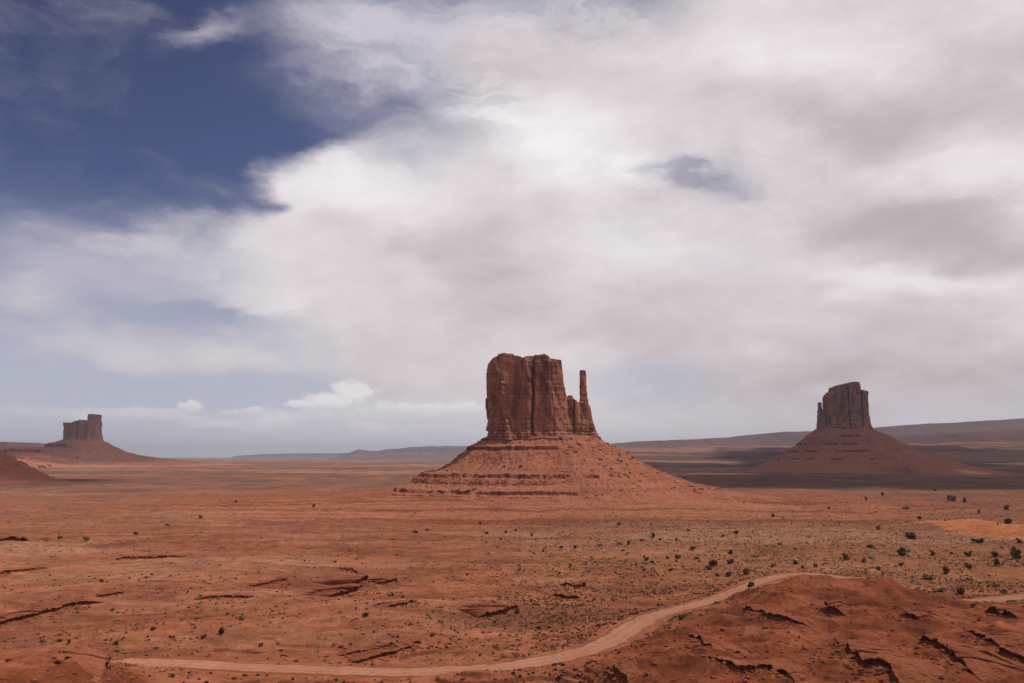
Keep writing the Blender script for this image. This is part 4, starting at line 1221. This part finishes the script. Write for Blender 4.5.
# low tufts of dry grass and brush: far too many to count
def scatter(n, seed, r0, r1, keep):
    rng = np.random.default_rng(seed)
    a_ = np.radians(rng.uniform(-36, 36, n * 6)); r_ = np.exp(rng.uniform(math.log(r0), math.log(r1), n * 6))
    x, y = r_ * np.sin(a_), r_ * np.cos(a_)
    k_ = rng.random(n * 6) < keep(x, y, a_, r_)
    x, y = x[k_][:n], y[k_][:n]
    k2 = (r_[k_][:n] < 800)
    ok = np.ones(len(x), bool)
    i = np.nonzero(k2)[0]
    d, hw = poly_dist(x[i], y[i], ROAD)
    ok[i] = (d > hw * 1.2 + 1)
    x, y = x[ok], y[ok]
    return x, y, height(x, y), rng
def tuft_mesh(name, x, y, z, rng, size, mat, quads=5, flat=0.7):
    n = len(x)
    V_ = np.empty((n, quads, 4, 3), np.float32)
    sz = size[0] + (size[1] - size[0]) * rng.random(n) ** 2
    for q in range(quads):
        a_ = rng.uniform(0, 2 * math.pi, n); ln = sz * rng.uniform(0.35, 0.6, n)
        ox, oy = sz * rng.normal(0, 0.22, n), sz * rng.normal(0, 0.22, n)
        c, s_ = np.cos(a_) * ln, np.sin(a_) * ln
        hh = sz * flat * rng.uniform(0.5, 1.0, n); lx_, ly_ = -np.sin(a_) * ln * 0.35, np.cos(a_) * ln * 0.35
        V_[:, q, 0] = np.stack([x + ox - c, y + oy - s_, z - 0.05], 1)
        V_[:, q, 1] = np.stack([x + ox + c, y + oy + s_, z - 0.05], 1)
        V_[:, q, 2] = np.stack([x + ox + c * 0.7 + lx_, y + oy + s_ * 0.7 + ly_, z + hh], 1)
        V_[:, q, 3] = np.stack([x + ox - c * 0.7 + lx_, y + oy - s_ * 0.7 + ly_, z + hh * 0.9], 1)
    v = V_.reshape(-1, 3); f = np.arange(len(v)).reshape(-1, 4)
    o = link(name, mesh_np(name, v, f, [mat])); o['kind'] = 'stuff'
    return o
M_STRAW = leaf_mat('dry_grass', (0.30, 0.195, 0.105), (0.40, 0.27, 0.15))
M_BRUSH = leaf_mat('dark_brush', (0.12, 0.060, 0.034), (0.20, 0.115, 0.066))
def k_straw(x, y, a, r): return ndune(x, y) * np.clip(0.75 * sstep(a + 0.12 * vnoise2(x / 200, y / 120, 411), -0.12, 0.12) + 0.05, 0, 1) * sstep(vnoise2(x / 80, y / 50, 412), -0.5, 0.3) * sstep(near_slopes(x, y), 9, 4)
ndune = lambda x, y: sstep(((x - DUNE[0]) / 46.0) ** 2 + ((y - DUNE[1]) / 170.0) ** 2, 0.7, 1.1)
def k_brush(x, y, a, r): return ndune(x, y) * (0.14 + 0.75 * sstep(a, -0.1, 0.12)) * sstep(vnoise2(x / 60, y / 40, 415), -0.45, 0.35) * (0.10 + 0.90 * sstep(near_slopes(x, y), 8, 2))
x, y, z, rg = scatter(16000, 21, 330, 1700, k_straw)
tuft_mesh('dry_grass', x, y, z, rg, (0.6, 1.7), M_STRAW, 4, 0.6)
x, y, z, rg = scatter(14000, 22, 230, 1700, k_brush)
tuft_mesh('brush', x, y, z, rg, (0.4, 1.35), M_BRUSH, 5, 0.6)

# loose stones on the near slopes and the butte's rubble
def stones(name, x, y, z, rng, size, mat):
    n = len(x)
    ico = bmesh.new(); bmesh.ops.create_icosphere(ico, subdivisions=1, radius=1.0)
    bv = np.array([v.co[:] for v in ico.verts]); bf = np.array([[v.index for v in f.verts] for f in ico.faces]); ico.free()
    sz = size[0] + (size[1] - size[0]) * rng.random(n) ** 3
    jit = 1 + 0.35 * rng.uniform(-1, 1, (n, len(bv), 1))
    sc3 = rng.uniform(0.6, 1.3, (n, 1, 3)) * np.array([1, 1, 0.7])
    v = bv[None] * jit * sc3 * sz[:, None, None] + np.stack([x, y, z + 0.15 * sz], 1)[:, None]
    f = bf[None] + (np.arange(n) * len(bv))[:, None, None]
    return mesh_np(name, v.reshape(-1, 3), f.reshape(-1, 3), [mat])
x, y, z, rg = scatter(5200, 31, 180, 620, lambda x, y, a, r: 0.25 + 0.75 * sstep(vnoise2(x / 28, y / 22, 421), 0.1, 0.5))
ft = np.concatenate(FEET)
pk = ft[rg.integers(0, len(ft), 2600)]
ds = np.abs(rg.normal(0, 1.0, len(pk))) * pk[:, 4] * 1.6
fx_, fy_ = pk[:, 0] + pk[:, 2] * ds + rg.normal(0, 0.5, len(pk)), pk[:, 1] + pk[:, 3] * ds + rg.normal(0, 0.5, len(pk))
x = np.concatenate([x, fx_]); y = np.concatenate([y, fy_]); z = np.concatenate([z, height(fx_, fy_)])
o = link('stones', stones('stones', x, y, z, rg, (0.15, 1.0), M_LEDGE)); o['kind'] = 'stuff'

co = np.empty(len(TALUS1.vertices) * 3, np.float32); TALUS1.vertices.foreach_get('co', co); co = co.reshape(-1, 3)
rg = np.random.default_rng(33)
k_ = np.nonzero((co[:, 2] > 16) & (co[:, 1] < D1 + 40) & (co[:, 2] < 105))[0]
wt = 0.15 + sstep(co[k_, 0], BX + 5, BX + 60); wt /= wt.sum()
k_ = rg.choice(k_, 900, replace=False, p=wt)
b_ = put('boulders', stones('boulders', co[k_, 0], co[k_, 1], co[k_, 2], rg, (0.7, 3.6), M_CLIFF), base); b_['kind'] = 'stuff'

# ------------------------------------------------------------------ the car on the road
def car():
    k_ = int(np.argmin(np.hypot(ROAD[:, 0] - flat_hit(751, 587)[0], ROAD[:, 1] - flat_hit(751, 587)[1])))
    tx, ty = ROAD[k_ + 1, 0] - ROAD[k_ - 1, 0], ROAD[k_ + 1, 1] - ROAD[k_ - 1, 1]
    P = hit(751, 587.0)[0]
    P[2] = height(np.array([P[0]]), np.array([P[1]]))[0] + 0.30
    root = thing('car', 'dark car driving on the dirt road below the dark junipers', 'car', tuple(P), math.atan2(ty, tx) + math.pi)
    root.scale = (1.3, 1.3, 1.3)
    def simple(name, c, rough, metal=0.0, emis=None):
        m, t, o_ = new_mat(name)
        b = t.node('ShaderNodeBsdfPrincipled'); b.inputs['Base Color'].default_value = (*c, 1); b.inputs['Roughness'].default_value = rough; b.inputs['Metallic'].default_value = metal; b.inputs['Specular IOR Level'].default_value = 0.12 if rough > 0.5 else 0.4
        t.l.new(b.outputs[0], o_.inputs[0]); return m
    paint = simple('dark_car_paint', (0.008, 0.006, 0.005), 0.6); glass = simple('car_glass', (0.006, 0.006, 0.006), 0.6); rub = simple('tyre_rubber', (0.02, 0.02, 0.02), 0.8)
    steel = simple('wheel_metal', (0.12, 0.12, 0.12), 0.6); lamp = simple('lamp_glass', (0.6, 0.6, 0.58), 0.15); red = simple('tail_lamp_glass', (0.35, 0.02, 0.02), 0.2)
    def loft(name, secs, mat, parent, bev=0.05):
        """secs: list of (x, half width bottom, half width top, z bottom, z top)"""
        bm = bmesh.new(); rings = []
        for (x_, wb, wt, zb, zt) in secs:
            rings.append([bm.verts.new(p) for p in ((x_, -wb, zb), (x_, wb, zb), (x_, wb * 1.02, zb * 0.45 + zt * 0.55), (x_, wt, zt), (x_, -wt, zt), (x_, -wb * 1.02, zb * 0.45 + zt * 0.55))])
        for a, b in zip(rings[:-1], rings[1:]):
            for i in range(6): bm.faces.new((a[i], a[(i + 1) % 6], b[(i + 1) % 6], b[i]))
        bm.faces.new(rings[0][::-1]); bm.faces.new(rings[-1])
        bmesh.ops.bevel(bm, geom=bm.edges[:], offset=bev, segments=2, affect='EDGES')
        bmesh.ops.recalc_face_normals(bm, faces=bm.faces[:])
        me = bpy.data.meshes.new(name); bm.to_mesh(me); bm.free(); me.materials.append(mat)
        for p in me.polygons: p.use_smooth = True
        return link(name, me, parent)
    loft('body', [(-2.35, 0.82, 0.74, 0.42, 0.98), (-2.2, 0.9, 0.84, 0.32, 1.08), (-0.9, 0.93, 0.88, 0.28, 1.1), (0.9, 0.93, 0.88, 0.28, 1.08), (1.9, 0.9, 0.82, 0.32, 1.0), (2.35, 0.8, 0.7, 0.42, 0.84)], paint, root)
    cab = loft('cabin', [(-2.2, 0.82, 0.66, 1.05, 1.2), (-1.95, 0.84, 0.66, 1.05, 1.72), (-0.2, 0.85, 0.68, 1.05, 1.8), (0.35, 0.84, 0.66, 1.05, 1.72), (1.1, 0.82, 0.64, 1.03, 1.12)], paint, root, 0.04)
    def pane(name, pts, mat, parent):
        n_ = (Vector(pts[1]) - Vector(pts[0])).cross(Vector(pts[2]) - Vector(pts[0])).normalized() * 0.02
        bm = bmesh.new()
        a = [bm.verts.new(Vector(p) + n_) for p in pts]; b = [bm.verts.new(Vector(p) - n_) for p in pts]
        bm.faces.new(a); bm.faces.new(b[::-1])
        for i in range(len(a)): bm.faces.new((a[i], b[i], b[(i + 1) % len(a)], a[(i + 1) % len(a)]))
        bmesh.ops.recalc_face_normals(bm, faces=bm.faces[:])
        me = bpy.data.meshes.new(name); bm.to_mesh(me); bm.free(); me.materials.append(mat)
        return link(name, me, parent)
    for s_ in (-1, 1):
        for (xa, xb, xc, xd) in ((-1.85, -1.0, -1.0, -1.8), (-0.92, 0.0, -0.02, -0.92), (0.08, 0.82, 0.32, 0.08)):
            pane('side_window', [(xa, s_ * 0.835, 1.2), (xb, s_ * 0.835, 1.2), (xc, s_ * 0.715, 1.64), (xd, s_ * 0.715, 1.62)][::s_], glass, cab)
    pane('windscreen', [(1.0, -0.7, 1.2), (1.0, 0.7, 1.2), (0.45, 0.6, 1.68), (0.45, -0.6, 1.68)], glass, cab)
    pane('rear_window', [(-2.17, -0.68, 1.25), (-2.17, 0.68, 1.25), (-2.0, 0.6, 1.66), (-2.0, -0.6, 1.66)], glass, cab)
    for x_ in (-1.42, 1.42):
        for s_ in (-1, 1):
            def disc(name, rad, wdt, mat, parent, y0):
                bm = bmesh.new()
                bmesh.ops.create_cone(bm, cap_ends=True, segments=24, radius1=rad, radius2=rad, depth=wdt)
                bmesh.ops.rotate(bm, verts=bm.verts[:], cent=(0, 0, 0), matrix=__import__('mathutils').Matrix.Rotation(math.pi / 2, 3, 'X'))
                bmesh.ops.bevel(bm, geom=[e for e in bm.edges if len(e.link_faces) == 2 and e.calc_face_angle(0) > 1], offset=min(0.04, wdt * 0.3), segments=2, affect='EDGES')
                bmesh.ops.translate(bm, verts=bm.verts[:], vec=(x_, y0, 0.36))
                me = bpy.data.meshes.new(name); bm.to_mesh(me); bm.free(); me.materials.append(mat)
                return link(name, me, parent)
            wh = disc('wheel', 0.36, 0.24, rub, root, s_ * 0.82)
            disc('rim', 0.22, 0.06, steel, wh, s_ * 0.93)
    for s_ in (-1, 1):
        pane('headlight', [(2.30, s_ * 0.72, 0.66), (2.34, s_ * 0.45, 0.66), (2.32, s_ * 0.45, 0.8), (2.26, s_ * 0.7, 0.8)], lamp, root)
        pane('tail_light', [(-2.31, s_ * 0.78, 0.75), (-2.33, s_ * 0.6, 0.75), (-2.29, s_ * 0.6, 0.98), (-2.26, s_ * 0.76, 0.98)], red, root)
car()
